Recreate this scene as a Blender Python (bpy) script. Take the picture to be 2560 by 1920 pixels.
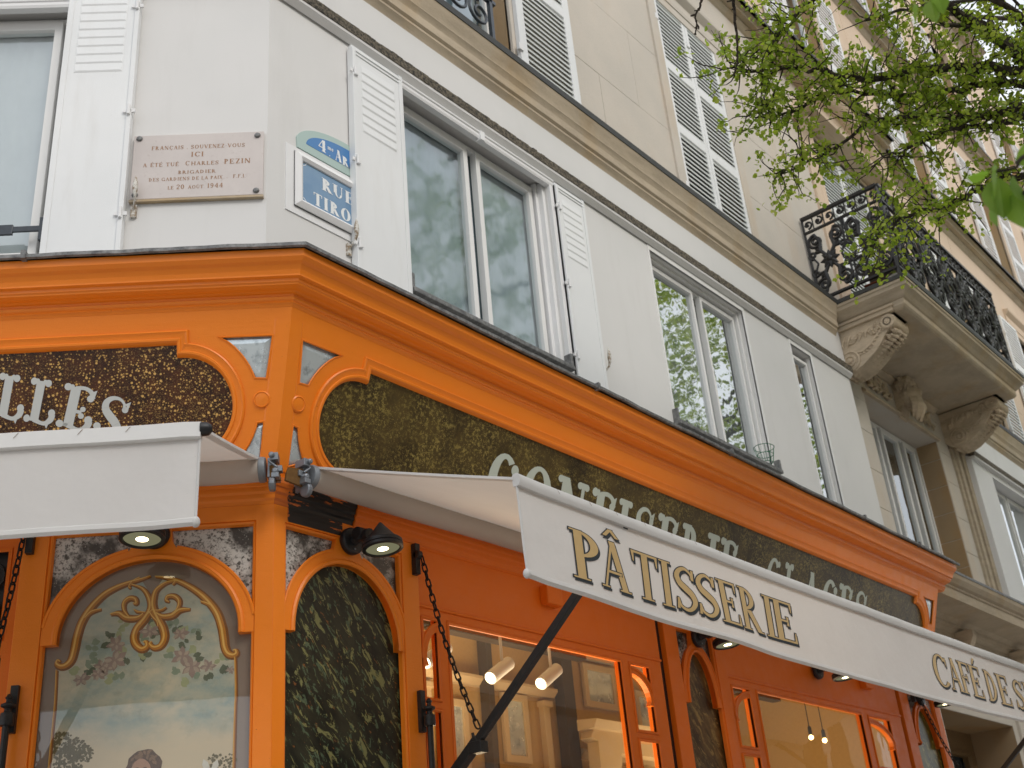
import bpy, bmesh, math, random
from mathutils import Vector, Matrix, Euler, noise
from mathutils.geometry import tessellate_polygon
random.seed(7)
R = math.radians
pi = math.pi
# ------------------------------------------------------------------ scene, camera, light
sc = bpy.context.scene
for o in list(bpy.data.objects): bpy.data.objects.remove(o)
col = bpy.context.collection
sc.render.engine = 'CYCLES'
sc.view_settings.view_transform = 'Standard'
sc.view_settings.look = 'None'
sc.view_settings.exposure = 0.52
sc.view_settings.gamma = 1
sc.view_settings.use_curve_mapping = False
TH = 0.8193753148                        # the street corner turns by 47 degrees
T = math.tan(TH/2)
CAM = Vector((-2.837, -3.4931, 1.65))
cd = bpy.data.cameras.new('camera'); cam = bpy.data.objects.new('camera', cd); col.objects.link(cam)
right = Vector((0.649599, -0.755857, -0.081858)); down = Vector((0.29523, 0.350004, -0.889009)); fwd = Vector((0.700614, 0.553333, 0.450514))
m = Matrix((( right.x, -down.x, -fwd.x), (right.y, -down.y, -fwd.y), (right.z, -down.z, -fwd.z)))
cam.matrix_world = Matrix.Translation(CAM) @ m.to_4x4()
cd.sensor_width = 36; cd.lens = 2919.85/2560*36
cd.clip_start = 0.05; cd.clip_end = 2000
cd.dof.use_dof = True; cd.dof.focus_distance = 4.6; cd.dof.aperture_fstop = 5.6
sc.camera = cam
SUN_EL, SUN_AZ = R(38), R(194)
w = bpy.data.worlds.new('World'); sc.world = w; w.use_nodes = True
nt = w.node_tree; nt.nodes.clear()
def wn(t, **k):
    n = nt.nodes.new(t)
    for a, b in k.items(): setattr(n, a, b)
    return n
sky = wn('ShaderNodeTexSky', sky_type='NISHITA', sun_disc=False, sun_elevation=SUN_EL, sun_rotation=SUN_AZ, air_density=1.0, dust_density=2.0)
bg = wn('ShaderNodeBackground'); bg.inputs['Strength'].default_value = 0.10
out = wn('ShaderNodeOutputWorld'); mx = wn('ShaderNodeMix', data_type='RGBA')
tc = wn('ShaderNodeTexCoord'); nz = wn('ShaderNodeTexNoise'); nz.inputs['Scale'].default_value = 2.3; nz.inputs['Detail'].default_value = 6
rp = wn('ShaderNodeValToRGB'); rp.color_ramp.elements[0].position = .36; rp.color_ramp.elements[0].color = (.62,.62,.62,1); rp.color_ramp.elements[1].position = .62; rp.color_ramp.elements[1].color = (.95,.95,.95,1)
nt.links.new(tc.outputs['Generated'], nz.inputs['Vector']); nt.links.new(nz.outputs['Fac'], rp.inputs['Fac'])
nt.links.new(rp.outputs['Color'], mx.inputs['Factor']); nt.links.new(sky.outputs['Color'], mx.inputs['A']); mx.inputs['B'].default_value = (8.6, 8.8, 9.1, 1)
nt.links.new(mx.outputs['Result'], bg.inputs['Color']); nt.links.new(bg.outputs[0], out.inputs['Surface'])
sd = bpy.data.lights.new('sun', 'SUN'); sd.energy = 1.0; sd.angle = R(25); sd.color = (1, .95, .88)
so = bpy.data.objects.new('sun', sd); col.objects.link(so)
az = SUN_AZ
sdir = Vector((math.sin(az)*math.cos(SUN_EL), math.cos(az)*math.cos(SUN_EL), math.sin(SUN_EL)))
so.rotation_euler = sdir.to_track_quat('Z', 'Y').to_euler(); so.location = (0, -8, 20)

# ------------------------------------------------------------------ materials
MATS = {}
class NT:
    def __init__(s, name, rough=.6, spec=.5, metal=0.0):
        s.m = bpy.data.materials.new(name); s.m.use_nodes = True; s.t = s.m.node_tree
        s.b = s.t.nodes['Principled BSDF']; s.o = s.t.nodes['Material Output']
        s.b.inputs['Roughness'].default_value = rough; s.b.inputs['Metallic'].default_value = metal
        s.b.inputs['Specular IOR Level'].default_value = spec
        MATS[name] = s.m
        g = s.n('ShaderNodeNewGeometry'); s.pos = g.outputs['Position']; s.geo = g
    def n(s, t, **k):
        n = s.t.nodes.new(t)
        for a, b in k.items(): setattr(n, a, b)
        return n
    def l(s, a, b): s.t.links.new(a, b)
    def noise(s, scale, detail=4, rough=.55, vec=None, dist=0):
        n = s.n('ShaderNodeTexNoise'); n.inputs['Scale'].default_value = scale; n.inputs['Detail'].default_value = detail
        n.inputs['Roughness'].default_value = rough; n.inputs['Distortion'].default_value = dist
        s.l(vec or s.pos, n.inputs['Vector']); return n.outputs['Fac']
    def voro(s, scale, feature='F1', vec=None):
        n = s.n('ShaderNodeTexVoronoi', feature=feature); n.inputs['Scale'].default_value = scale
        s.l(vec or s.pos, n.inputs['Vector']); return n.outputs['Distance']
    def ramp(s, fac, stops, interp='LINEAR'):
        r = s.n('ShaderNodeValToRGB'); r.color_ramp.interpolation = interp
        e = r.color_ramp.elements
        while len(e) < len(stops): e.new(.5)
        for i, (p, c) in enumerate(stops):
            e[i].position = p; e[i].color = (c, c, c, 1) if isinstance(c, (int, float)) else (*c, 1)
        s.l(fac, r.inputs['Fac']); return r.outputs['Color']
    def mix(s, f, a, b, mode='MIX'):
        n = s.n('ShaderNodeMix', data_type='RGBA', blend_type=mode)
        for k, v in (('Factor', f), ('A', a), ('B', b)):
            i = n.inputs[k]
            if isinstance(v, (int, float)): i.default_value = v if k == 'Factor' else (v, v, v, 1)
            elif isinstance(v, tuple): i.default_value = (*v, 1)
            else: s.l(v, i)
        return n.outputs['Result']
    def math(s, op, a, b=0.0, c=None):
        n = s.n('ShaderNodeMath', operation=op)
        for i, v in enumerate((a, b) if c is None else (a, b, c)):
            if isinstance(v, (int, float)): n.inputs[i].default_value = v
            else: s.l(v, n.inputs[i])
        return n.outputs[0]
    def map(s, scale=(1,1,1), rot=(0,0,0), vec=None):
        n = s.n('ShaderNodeMapping'); n.inputs['Scale'].default_value = scale; n.inputs['Rotation'].default_value = rot
        s.l(vec or s.pos, n.inputs['Vector']); return n.outputs[0]
    def color(s, c):
        if isinstance(c, tuple): s.b.inputs['Base Color'].default_value = (*c, 1)
        else: s.l(c, s.b.inputs['Base Color'])
    def rough(s, c): s.l(c, s.b.inputs['Roughness'])
    def bump(s, h, strength=.3, dist=.01):
        b = s.n('ShaderNodeBump'); b.inputs['Strength'].default_value = strength; b.inputs['Distance'].default_value = dist
        s.l(h, b.inputs['Height']); s.l(b.outputs[0], s.b.inputs['Normal']); return b.outputs[0]
def sepxyz(k):
    n = k.n('ShaderNodeSeparateXYZ'); k.l(k.pos, n.inputs[0]); return n.outputs

def orange(name, base=(.90,.240,.012), dark=(.80,.175,.009), chips=.0, gloss=.36):
    k = NT(name, gloss, .5)
    c = k.mix(k.ramp(k.noise(2.2, 5), [(.35,0),(.7,1)]), base, tuple(a*.88+b*.12 for a, b in zip(base, dark)))
    c = k.mix(k.ramp(k.noise(26, 6, .7), [(.60,0),(.74,.35)]), c, dark)
    c = k.mix(k.ramp(k.noise(90, 3, .6), [(.73,0),(.78,.75)]), c, (.16,.035,.008))
    if chips: c = k.mix(k.ramp(k.noise(16, 8, .75), [(.66-chips,0),(.675-chips,1)]), c, (.016,.013,.011))
    k.color(c)
    st = k.noise(30, 4, .6, k.map((.12,.12,1.0)))
    k.bump(k.math('ADD', k.math('MULTIPLY', st, .8), k.math('MULTIPLY', k.noise(220, 3), .35)), .35, .006)
    k.rough(k.ramp(k.noise(12, 4), [(.3,gloss-.08),(.7,gloss+.14)]))
    k.b.inputs['Coat Weight'].default_value = .08; k.b.inputs['Coat Roughness'].default_value = .25; k.b.inputs['Specular IOR Level'].default_value = .4
    return k.m
orange('orange_paint'); orange('orange_paint_chipped', chips=.06)
orange('orange_paint_shade', (.78,.165,.004), (.66,.11,.003), gloss=.5)  # deeper copy of the orange, shade under the awning put into its colour
k = NT('ledge_paint', .42)           # orange ledge with a patch of unfinished black repainting
s_ = sepxyz(k)
edge = k.math('ADD', s_[0], k.math('MULTIPLY', k.noise(38, 6, .7), .10))
mask = k.ramp(edge, [(.145,0),(.150,1),(.52,1),(.535,0)])
mask = k.mix(k.ramp(k.noise(14, 6, .7, k.map((.25,1,1.6))), [(.60,0),(.62,1)]), mask, 0.0)
k.color(k.mix(mask, (.60,.14,.014), (.012,.010,.009))); k.bump(k.noise(60, 5, .6, k.map((.15,1,1))), .5, .006)
def plaster(name, c1, c2, stain=.15, st=(.42,.40,.36), bump=.12):
    k = NT(name, .72, .3)
    c = k.mix(k.ramp(k.noise(1.1, 6), [(.35,0),(.68,1)]), c1, c2)
    v = k.noise(7, 6, .65, k.map((1,1,.16)))
    c = k.mix(k.ramp(v, [(.55,0),(.8,stain)]), c, st)
    c = k.mix(k.ramp(k.noise(160, 2), [(.76,0),(.8,.5*min(1,stain*2))]), c, (.12,.11,.10))
    if name == 'shutter_white': c = k.mix(k.ramp(k.noise(48, 6, .8), [(.70,0),(.715,.8)]), c, (.30,.24,.17))
    k.color(c); k.bump(k.noise(240, 4), bump, .003); return k.m
plaster('white_render', (.705,.695,.68), (.66,.655,.64), .12)
plaster('white_paint', (.80,.80,.80), (.75,.75,.75), .12, (.40,.36,.30))
plaster('window_paint', (.80,.795,.78), (.75,.75,.735), .12, (.42,.40,.34))
plaster('shutter_white', (.80,.81,.81), (.74,.755,.76), .14, (.34,.29,.22), .25)
plaster('slat_paint', (.66,.68,.66), (.60,.62,.60), .12, (.34,.29,.22), .2)
def stone(name, c1, c2, och=(.50,.33,.16), amt=.35, grime=.0):
    k = NT(name, .85, .2)
    c = k.mix(k.ramp(k.noise(1.3, 7, .6), [(.3,0),(.7,1)]), c1, c2)
    c = k.mix(k.ramp(k.noise(1.9, 5, .6, k.map((1,1,.35))), [(.50,0),(.72,amt)]), c, och)
    c = k.mix(k.ramp(k.noise(70, 5, .7), [(.62,0),(.74,.45)]), c, (.24,.20,.15))
    if grime: c = k.mix(k.ramp(k.noise(9, 7, .75, k.map((.3,.3,1.5))), [(.42,0),(.62,grime)]), c, (.085,.070,.055))
    k.color(c); k.bump(k.math('ADD', k.noise(35, 6, .7), k.math('MULTIPLY', k.noise(300, 2), .4)), .3, .008); return k.m
stone('limestone', (.62,.56,.485), (.54,.50,.44), (.56,.40,.24), amt=.34)
stone('limestone_warm', (.68,.54,.41), (.60,.475,.36), (.60,.42,.25), amt=.25)
stone('limestone_ochre', (.42,.30,.175), (.35,.25,.15), (.42,.22,.06), .6)
stone('cornice_stone', (.55,.46,.34), (.46,.385,.29), (.45,.27,.08), .45, .22)
stone('carved_stone', (.62,.51,.375), (.53,.43,.31), (.40,.25,.11), .4, .30)
k = NT('worn_iron_white', .6); k.color(k.mix(k.ramp(k.noise(55, 5, .7), [(.46,0),(.56,1)]), (.62,.60,.55), (.27,.20,.13)))
k = NT('weathered_string', .9, .2)
k.color(k.mix(k.ramp(k.noise(42, 8, .8), [(.42,0),(.58,1)]), (.055,.052,.048), (.27,.23,.17))); k.bump(k.noise(60, 8, .8), 1.0, .02)
k = NT('zinc', .55, .4, .3)
k.color(k.mix(k.ramp(k.noise(30, 7, .75), [(.35,0),(.65,1)]), (.085,.087,.09), (.27,.27,.265))); k.bump(k.noise(14, 5), .5, .01)
k = NT('lead_black', .6); k.color(k.mix(k.noise(20, 6), (.018,.020,.020), (.06,.06,.055)))
k = NT('black_iron', .45, .5, .2); k.color(k.mix(k.noise(50, 5), (.010,.010,.011), (.035,.033,.032))); k.bump(k.noise(120, 4), .3, .004)
k = NT('blue_black_iron', .35, .6, .2); k.color(k.mix(k.noise(30, 5), (.018,.022,.028), (.06,.072,.085)))
def eglomise(name, dark, mid, gold, sc1, brt):
    k = NT(name, .22, .35)
    wv = k.noise(7, 4, .5); big = k.ramp(k.noise(3.1, 5, .6), [(.33,0),(.62,1)])
    a = k.ramp(k.voro(sc1), [(.24,1),(.33,0)]); b = k.ramp(k.voro(sc1*2.1), [(.28,1),(.40,0)]); d = k.ramp(k.voro(sc1*.45), [(.17,1),(.22,0)])
    c = k.mix(k.ramp(k.noise(14, 6, .7), [(.4,0),(.66,1)]), dark, mid)
    c = k.mix(k.math('MULTIPLY', b, big), c, tuple(x*.55 for x in gold))
    c = k.mix(k.math('MULTIPLY', a, k.ramp(k.noise(11, 3), [(.36,.15),(.55,1)])), c, gold)
    c = k.mix(k.math('MULTIPLY', d, brt), c, tuple(min(1, x*1.3) for x in gold))
    k.color(c); k.b.inputs['Coat Weight'].default_value = .15; k.b.inputs['Coat Roughness'].default_value = .05
    return k.m
eglomise('speckled_brown_glass', (.028,.009,.004), (.085,.026,.008), (.55,.34,.10), 80, .9)
k = NT('mottled_olive_glass', .18, .6)
c = k.mix(k.ramp(k.noise(5, 6, .6), [(.36,0),(.66,1)]), (.028,.017,.005), (.085,.057,.015))
c = k.mix(k.math('MULTIPLY', k.ramp(k.noise(55, 6, .8), [(.50,0),(.60,1)]), k.ramp(k.noise(4.2, 5, .6), [(.38,.12),(.60,1)])), c, (.31,.24,.065))
c = k.mix(k.math('MULTIPLY', k.ramp(k.voro(120), [(.14,1),(.24,0)]), k.ramp(k.noise(9, 4), [(.45,0),(.6,.8)])), c, (.50,.39,.13))
k.color(c); k.b.inputs['Specular IOR Level'].default_value = .35; k.b.inputs['Coat Weight'].default_value = .08; k.b.inputs['Coat Roughness'].default_value = .08; k.b.inputs['Roughness'].default_value = .32
k = NT('mottled_mirror', .25, .6)
c = k.mix(k.ramp(k.noise(5.5, 4, .55), [(.43,0),(.53,1)]), (.035,.032,.030), (.60,.59,.56))
c = k.mix(k.ramp(k.noise(60, 7, .8), [(.49,0),(.58,1)]), c, (.05,.045,.038))
c = k.mix(k.math('MULTIPLY', k.ramp(k.voro(110), [(.12,1),(.25,0)]), k.ramp(k.noise(12, 3), [(.45,0),(.6,1)])), c, (.48,.46,.43)); k.color(c)
k.b.inputs['Coat Weight'].default_value = .4; k.b.inputs['Coat Roughness'].default_value = .05
k = NT('bevelled_mirror', .12, .6, .5)
k.color(k.mix(k.ramp(k.noise(14, 6, .7), [(.52,0),(.72,1)]), (.66,.74,.77), (.22,.26,.28))); k.rough(k.ramp(k.noise(15, 5), [(.35,.05),(.7,.35)]))
def marble(name, dark, mid, fl1, fl2):
    k = NT(name, .30, .5)
    v = k.map((1.0,1.0,.42), vec=k.map((1,1,1), (0, R(34), 0))); v2 = k.map((1,1,.36), vec=k.map((1,1,1), (0, R(38), 0)))
    c = k.mix(k.ramp(k.noise(14, 6, .65, v), [(.38,0),(.62,1)]), dark, mid)
    c = k.mix(k.ramp(k.noise(30, 7, .66, v2, .9), [(.565,0),(.595,1),(.70,.9)]), c, fl1)
    c = k.mix(k.ramp(k.noise(44, 6, .66, v, .6), [(.585,0),(.61,.9)]), c, fl2)
    c = k.mix(k.ramp(k.noise(75, 3, .6, v2), [(.67,0),(.69,.6)]), c, (.30,.115,.03))
    k.color(c); k.b.inputs['Specular IOR Level'].default_value = .3; k.b.inputs['Coat Weight'].default_value = .06; k.b.inputs['Coat Roughness'].default_value = .1
marble('dark_marble', (.007,.008,.005), (.030,.030,.018), (.21,.21,.085), (.085,.125,.075))
marble('brown_marble', (.030,.015,.005), (.13,.075,.025), (.25,.17,.06), (.15,.11,.04))
marble('olive_marble', (.030,.033,.004), (.12,.115,.012), (.34,.31,.10), (.10,.11,.03))
def cloth(name, c1, c2, tr=.3):
    k = NT(name, .8, .15)
    c = k.mix(k.ramp(k.noise(3.5, 5), [(.35,0),(.7,1)]), c1, c2)
    wv = k.n('ShaderNodeTexWave'); wv.inputs['Scale'].default_value = 260; k.l(k.pos, wv.inputs['Vector'])
    k.color(k.mix(k.ramp(k.noise(120, 2), [(.72,0),(.78,.3)]), c, (.4,.37,.3)))
    k.bump(k.math('ADD', k.noise(6, 3), k.math('MULTIPLY', k.noise(700, 1), .06)), .35, .02)
    t = k.n('ShaderNodeBsdfTranslucent'); t.inputs['Color'].default_value = (*c1, 1)
    ms = k.n('ShaderNodeMixShader'); ms.inputs[0].default_value = tr
    k.l(k.b.outputs[0], ms.inputs[1]); k.l(t.outputs[0], ms.inputs[2]); k.l(ms.outputs[0], k.o.inputs['Surface'])
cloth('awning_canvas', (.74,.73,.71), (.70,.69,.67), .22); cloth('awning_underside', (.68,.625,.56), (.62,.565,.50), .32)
cloth('net_curtain', (.34,.42,.455), (.25,.33,.365), .15); cloth('pale_blind_haze', (.66,.67,.67), (.58,.60,.60), .15)
def flat(name, c, rough=.5, metal=0, spec=.5, nz=.0):
    k = NT(name, rough, spec, metal)
    k.color(k.mix(k.noise(40, 5), tuple(x*(1-nz) for x in c), tuple(min(1, x*(1+nz)) for x in c)) if nz else c); return k.m
flat('alu_bar', (.72,.71,.69), .4, 0, .5, .04); flat('grey_plastic', (.20,.22,.24), .45, 0, .5, .15); flat('mech_grey', (.22,.24,.265), .4, .5, .5, .25)
flat('black_plastic', (.014,.014,.016), .45, 0, .5, .2); flat('chain_black', (.012,.011,.010), .5, .3, .5, .3)
flat('pale_letter', (.50,.56,.50), .5, 0, .4, .03); flat('pale_letter_blue', (.55,.58,.57), .5, 0, .4, .03)
flat('gold_letter', (.53,.36,.155), .5, 0, .4, .10); flat('letter_shadow', (.030,.036,.042), .6, 0, .3, .1)
flat('bronze_letter', (.33,.185,.105), .6, 0, .3, .15); flat('white_enamel', (.78,.80,.80), .3, 0, .5, .03)
flat('dark_enamel', (.07,.11,.13), .3, 0, .5, .1); flat('rust', (.16,.085,.03), .9, 0, .2, .5)
flat('terracotta', (.17,.045,.02), .8, 0, .3, .2); flat('pot_white', (.72,.70,.66), .6, 0, .3, .05)
flat('brass', (.55,.33,.07), .35, .6, .5, .2); flat('dark_wood', (.045,.030,.018), .5, 0, .4, .3); flat('door_wood', (.20,.125,.055), .6, 0, .3, .3)
flat('room_wall', (.47,.30,.115), .7, 0, .3, .12); flat('room_trim', (.58,.43,.24), .6, 0, .3, .05); flat('room_ceiling', (.50,.40,.27), .8, 0, .3, .05)
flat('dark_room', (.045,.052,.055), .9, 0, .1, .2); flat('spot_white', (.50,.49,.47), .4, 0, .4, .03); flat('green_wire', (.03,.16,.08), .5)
flat('tree_paint', (.105,.098,.045), .5, 0, .3, .3); flat('rubber', (.02,.02,.02), .7)
k = NT('plaque_marble', .45, .4); c = k.mix(k.ramp(k.noise(5, 6, .6), [(.35,0),(.7,1)]), (.61,.555,.525), (.54,.49,.465))
k.color(k.mix(k.ramp(k.noise(30, 6, .7), [(.6,0),(.75,.5)]), c, (.36,.29,.25)))
k = NT('blue_enamel', .25, .5); k.color(k.mix(k.ramp(k.noise(6, 5), [(.35,0),(.7,1)]), (.115,.235,.39), (.17,.295,.44))); k.b.inputs['Coat Weight'].default_value = .5
k = NT('green_enamel', .3, .5)
r_ = k.ramp(k.noise(17, 6, .7), [(.66,0),(.68,1)]); k.color(k.mix(r_, (.40,.52,.48), (.19,.10,.05)))
k = NT('deep_blue_enamel', .25, .5); r_ = k.ramp(k.noise(17, 6, .7), [(.645,0),(.66,1)]); k.color(k.mix(r_, (.055,.20,.46), (.16,.09,.05)))
def emis(name, c, s):
    k = NT(name); e = k.n('ShaderNodeEmission'); e.inputs[0].default_value = (*c, 1); e.inputs[1].default_value = s; k.l(e.outputs[0], k.o.inputs['Surface'])
emis('lamp_led', (1,.80,.48), 5); emis('lamp_lens', (.75,.72,.42), .16); emis('spot_face', (1,.84,.52), 5); emis('bulb_glow', (1,.66,.26), 8); emis('green_led', (.05,1,.25), 1.6)
def glass(name, refl, tint=(.85,.9,.9), wob=.0, rough=.0):
    k = NT(name); k.t.nodes.remove(k.b)
    g = k.n('ShaderNodeBsdfGlossy'); g.inputs['Roughness'].default_value = rough; g.inputs['Color'].default_value = (.93,.96,.97,1)
    t = k.n('ShaderNodeBsdfTransparent'); t.inputs['Color'].default_value = (*tint, 1)
    lw = k.n('ShaderNodeLayerWeight'); lw.inputs['Blend'].default_value = .5
    f = k.ramp(lw.outputs['Facing'], [(0, refl*.55), (.6, refl), (1, min(1, refl*2.2))])
    ms = k.n('ShaderNodeMixShader'); k.l(f, ms.inputs[0]); k.l(t.outputs[0], ms.inputs[1]); k.l(g.outputs[0], ms.inputs[2]); k.l(ms.outputs[0], k.o.inputs['Surface'])
    if wob:
        b = k.n('ShaderNodeBump'); b.inputs['Strength'].default_value = wob; b.inputs['Distance'].default_value = .02
        k.l(k.noise(3.2, 2, .5), b.inputs['Height']); k.l(b.outputs[0], g.inputs['Normal']); k.l(b.outputs[0], lw.inputs['Normal'])
glass('window_glass', .34, (.8,.86,.88), .08); glass('sky_glass', .58, (.7,.75,.76), .10, .018); glass('milky_glass', .27, (.88,.93,.94), .15, .07); glass('shop_glass', .13, (.95,.93,.88), .05); glass('picture_glass', .075, (.97,.97,.95), .05)
k = NT('bark', .9, .2); k.color(k.mix(k.ramp(k.noise(30, 7, .7), [(.35,0),(.65,1)]), (.022,.018,.014), (.10,.083,.065))); k.bump(k.noise(45, 7, .75), .9, .02)
def leafm(name, c1, c2, c3):
    k = NT(name, .45, .4)
    rnd = k.geo.outputs['Random Per Island']
    c = k.ramp(rnd, [(0, c1), (.5, c2), (1, c3)])
    c = k.mix(k.ramp(k.noise(2.0, 3), [(.35,0),(.7,.5)]), c, c1); k.color(c)
    t = k.n('ShaderNodeBsdfTranslucent'); k.l(k.mix(1.0, c, (1.5,1.6,.7), 'MULTIPLY'), t.inputs['Color'])
    ms = k.n('ShaderNodeMixShader'); ms.inputs[0].default_value = .5
    k.l(k.b.outputs[0], ms.inputs[1]); k.l(t.outputs[0], ms.inputs[2]); k.l(ms.outputs[0], k.o.inputs['Surface'])
leafm('leaf_green', (.18,.27,.032), (.30,.375,.050), (.44,.465,.12)); leafm('leaf_big', (.13,.25,.045), (.17,.29,.05), (.24,.33,.08))
k = NT('asphalt', .9, .3); k.color(k.mix(k.noise(90, 5), (.04,.04,.042), (.07,.068,.065))); k.bump(k.noise(200, 3), .4, .005)
k = NT('street_paving', .85, .3); k.color(k.mix(k.noise(6, 6), (.34,.325,.30), (.42,.40,.37)))
k = NT('pavement_stone', .85, .3); k.color(k.mix(k.noise(8, 6), (.42,.40,.37), (.50,.48,.44)))
k = NT('opposite_stone', .85, .2); k.color(k.mix(k.noise(1.2, 6), (.56,.51,.43), (.50,.45,.38)))
# painted landscape on the arched panel
k = NT('painted_sky', .35, .3)
s_ = sepxyz(k)
cl = k.noise(7, 6, .6, k.map((1,1,1.6))); cl2 = k.noise(18, 6, .65)
sk = k.mix(k.ramp(cl, [(.36,0),(.64,1)]), (.27,.34,.315), (.50,.46,.345))
sk = k.mix(k.ramp(cl2, [(.52,0),(.7,.55)]), sk, (.23,.265,.22))
hz = k.math('ADD', s_[2], k.math('MULTIPLY', k.noise(6, 4), .14))
sk = k.mix(k.ramp(k.math('MULTIPLY', k.math('SUBTRACT', hz, 2.3), 1.2), [(.16,1),(.34,.85),(.48,.0)]), sk, (.58,.47,.31))
k.color(sk); k.b.inputs['Coat Weight'].default_value = .6; k.b.inputs['Coat Roughness'].default_value = .02
k = NT('taupe_border', .3, .5); k.color(k.mix(k.noise(5, 4), (.235,.175,.135), (.205,.15,.115))); k.b.inputs['Coat Weight'].default_value = .8; k.b.inputs['Coat Roughness'].default_value = .015
flat('gilt_dark', (.20,.07,.010), .5, 0, .4, .15); flat('gilt_mid', (.46,.18,.014), .45, 0, .4, .12); flat('gilt_light', (.72,.44,.11), .4, 0, .4, .08)
flat('paint_petal', (.27,.205,.18), .5, 0, .3, .2); flat('paint_petal_pale', (.36,.30,.245), .5, 0, .3, .2); flat('paint_leaf', (.20,.25,.185), .5, 0, .3, .2)
flat('paint_leaf_dark', (.105,.125,.085), .5, 0, .3, .2); flat('paint_leaf_yellow', (.30,.33,.19), .5, 0, .3, .15); flat('paint_hair', (.115,.07,.045), .6, 0, .3, .35)
flat('paint_hair_light', (.22,.135,.08), .6, 0, .3, .35); flat('paint_skin', (.40,.24,.165), .6, 0, .3, .12); flat('paint_bush', (.15,.125,.065), .6, 0, .3, .35); flat('paint_white', (.60,.58,.52), .6, 0, .3, .1)
M = MATS

# ------------------------------------------------------------------ frames and mesh helpers
LD = Vector((-math.cos(TH), math.sin(TH), 0)); LN = Vector((-math.sin(TH), -math.cos(TH), 0))
FR = {'R': (Vector((1,0,0)), Vector((0,-1,0))), 'L': (LD, LN)}
ROT = {'R': 0.0, 'L': -TH}
def W(f, u, z, d=0.0):
    a, n = FR[f]; return a*u + n*d + Vector((0,0,z))
def lean(z): return -.061 + .3485*(z-3.6)
WORLD = {}
def link(name, data, loc, parent=None, rotz=0.0):
    o = bpy.data.objects.new(name, data); col.objects.link(o)
    if parent is not None:
        o.parent = parent; o.location = loc - WORLD[parent.name]
    else: o.location = loc
    if rotz: o.rotation_euler = (0, 0, rotz)
    WORLD[o.name] = Vector(loc); return o
def tag(o, label=None, cat=None, group=None, kind=None):
    if label: o['label'] = label
    if cat: o['category'] = cat
    if group: o['group'] = group
    if kind: o['kind'] = kind
    return o
def thing(name, loc, label, cat, group=None):
    return tag(link(name, None, Vector(loc)), label, cat, group)
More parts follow.
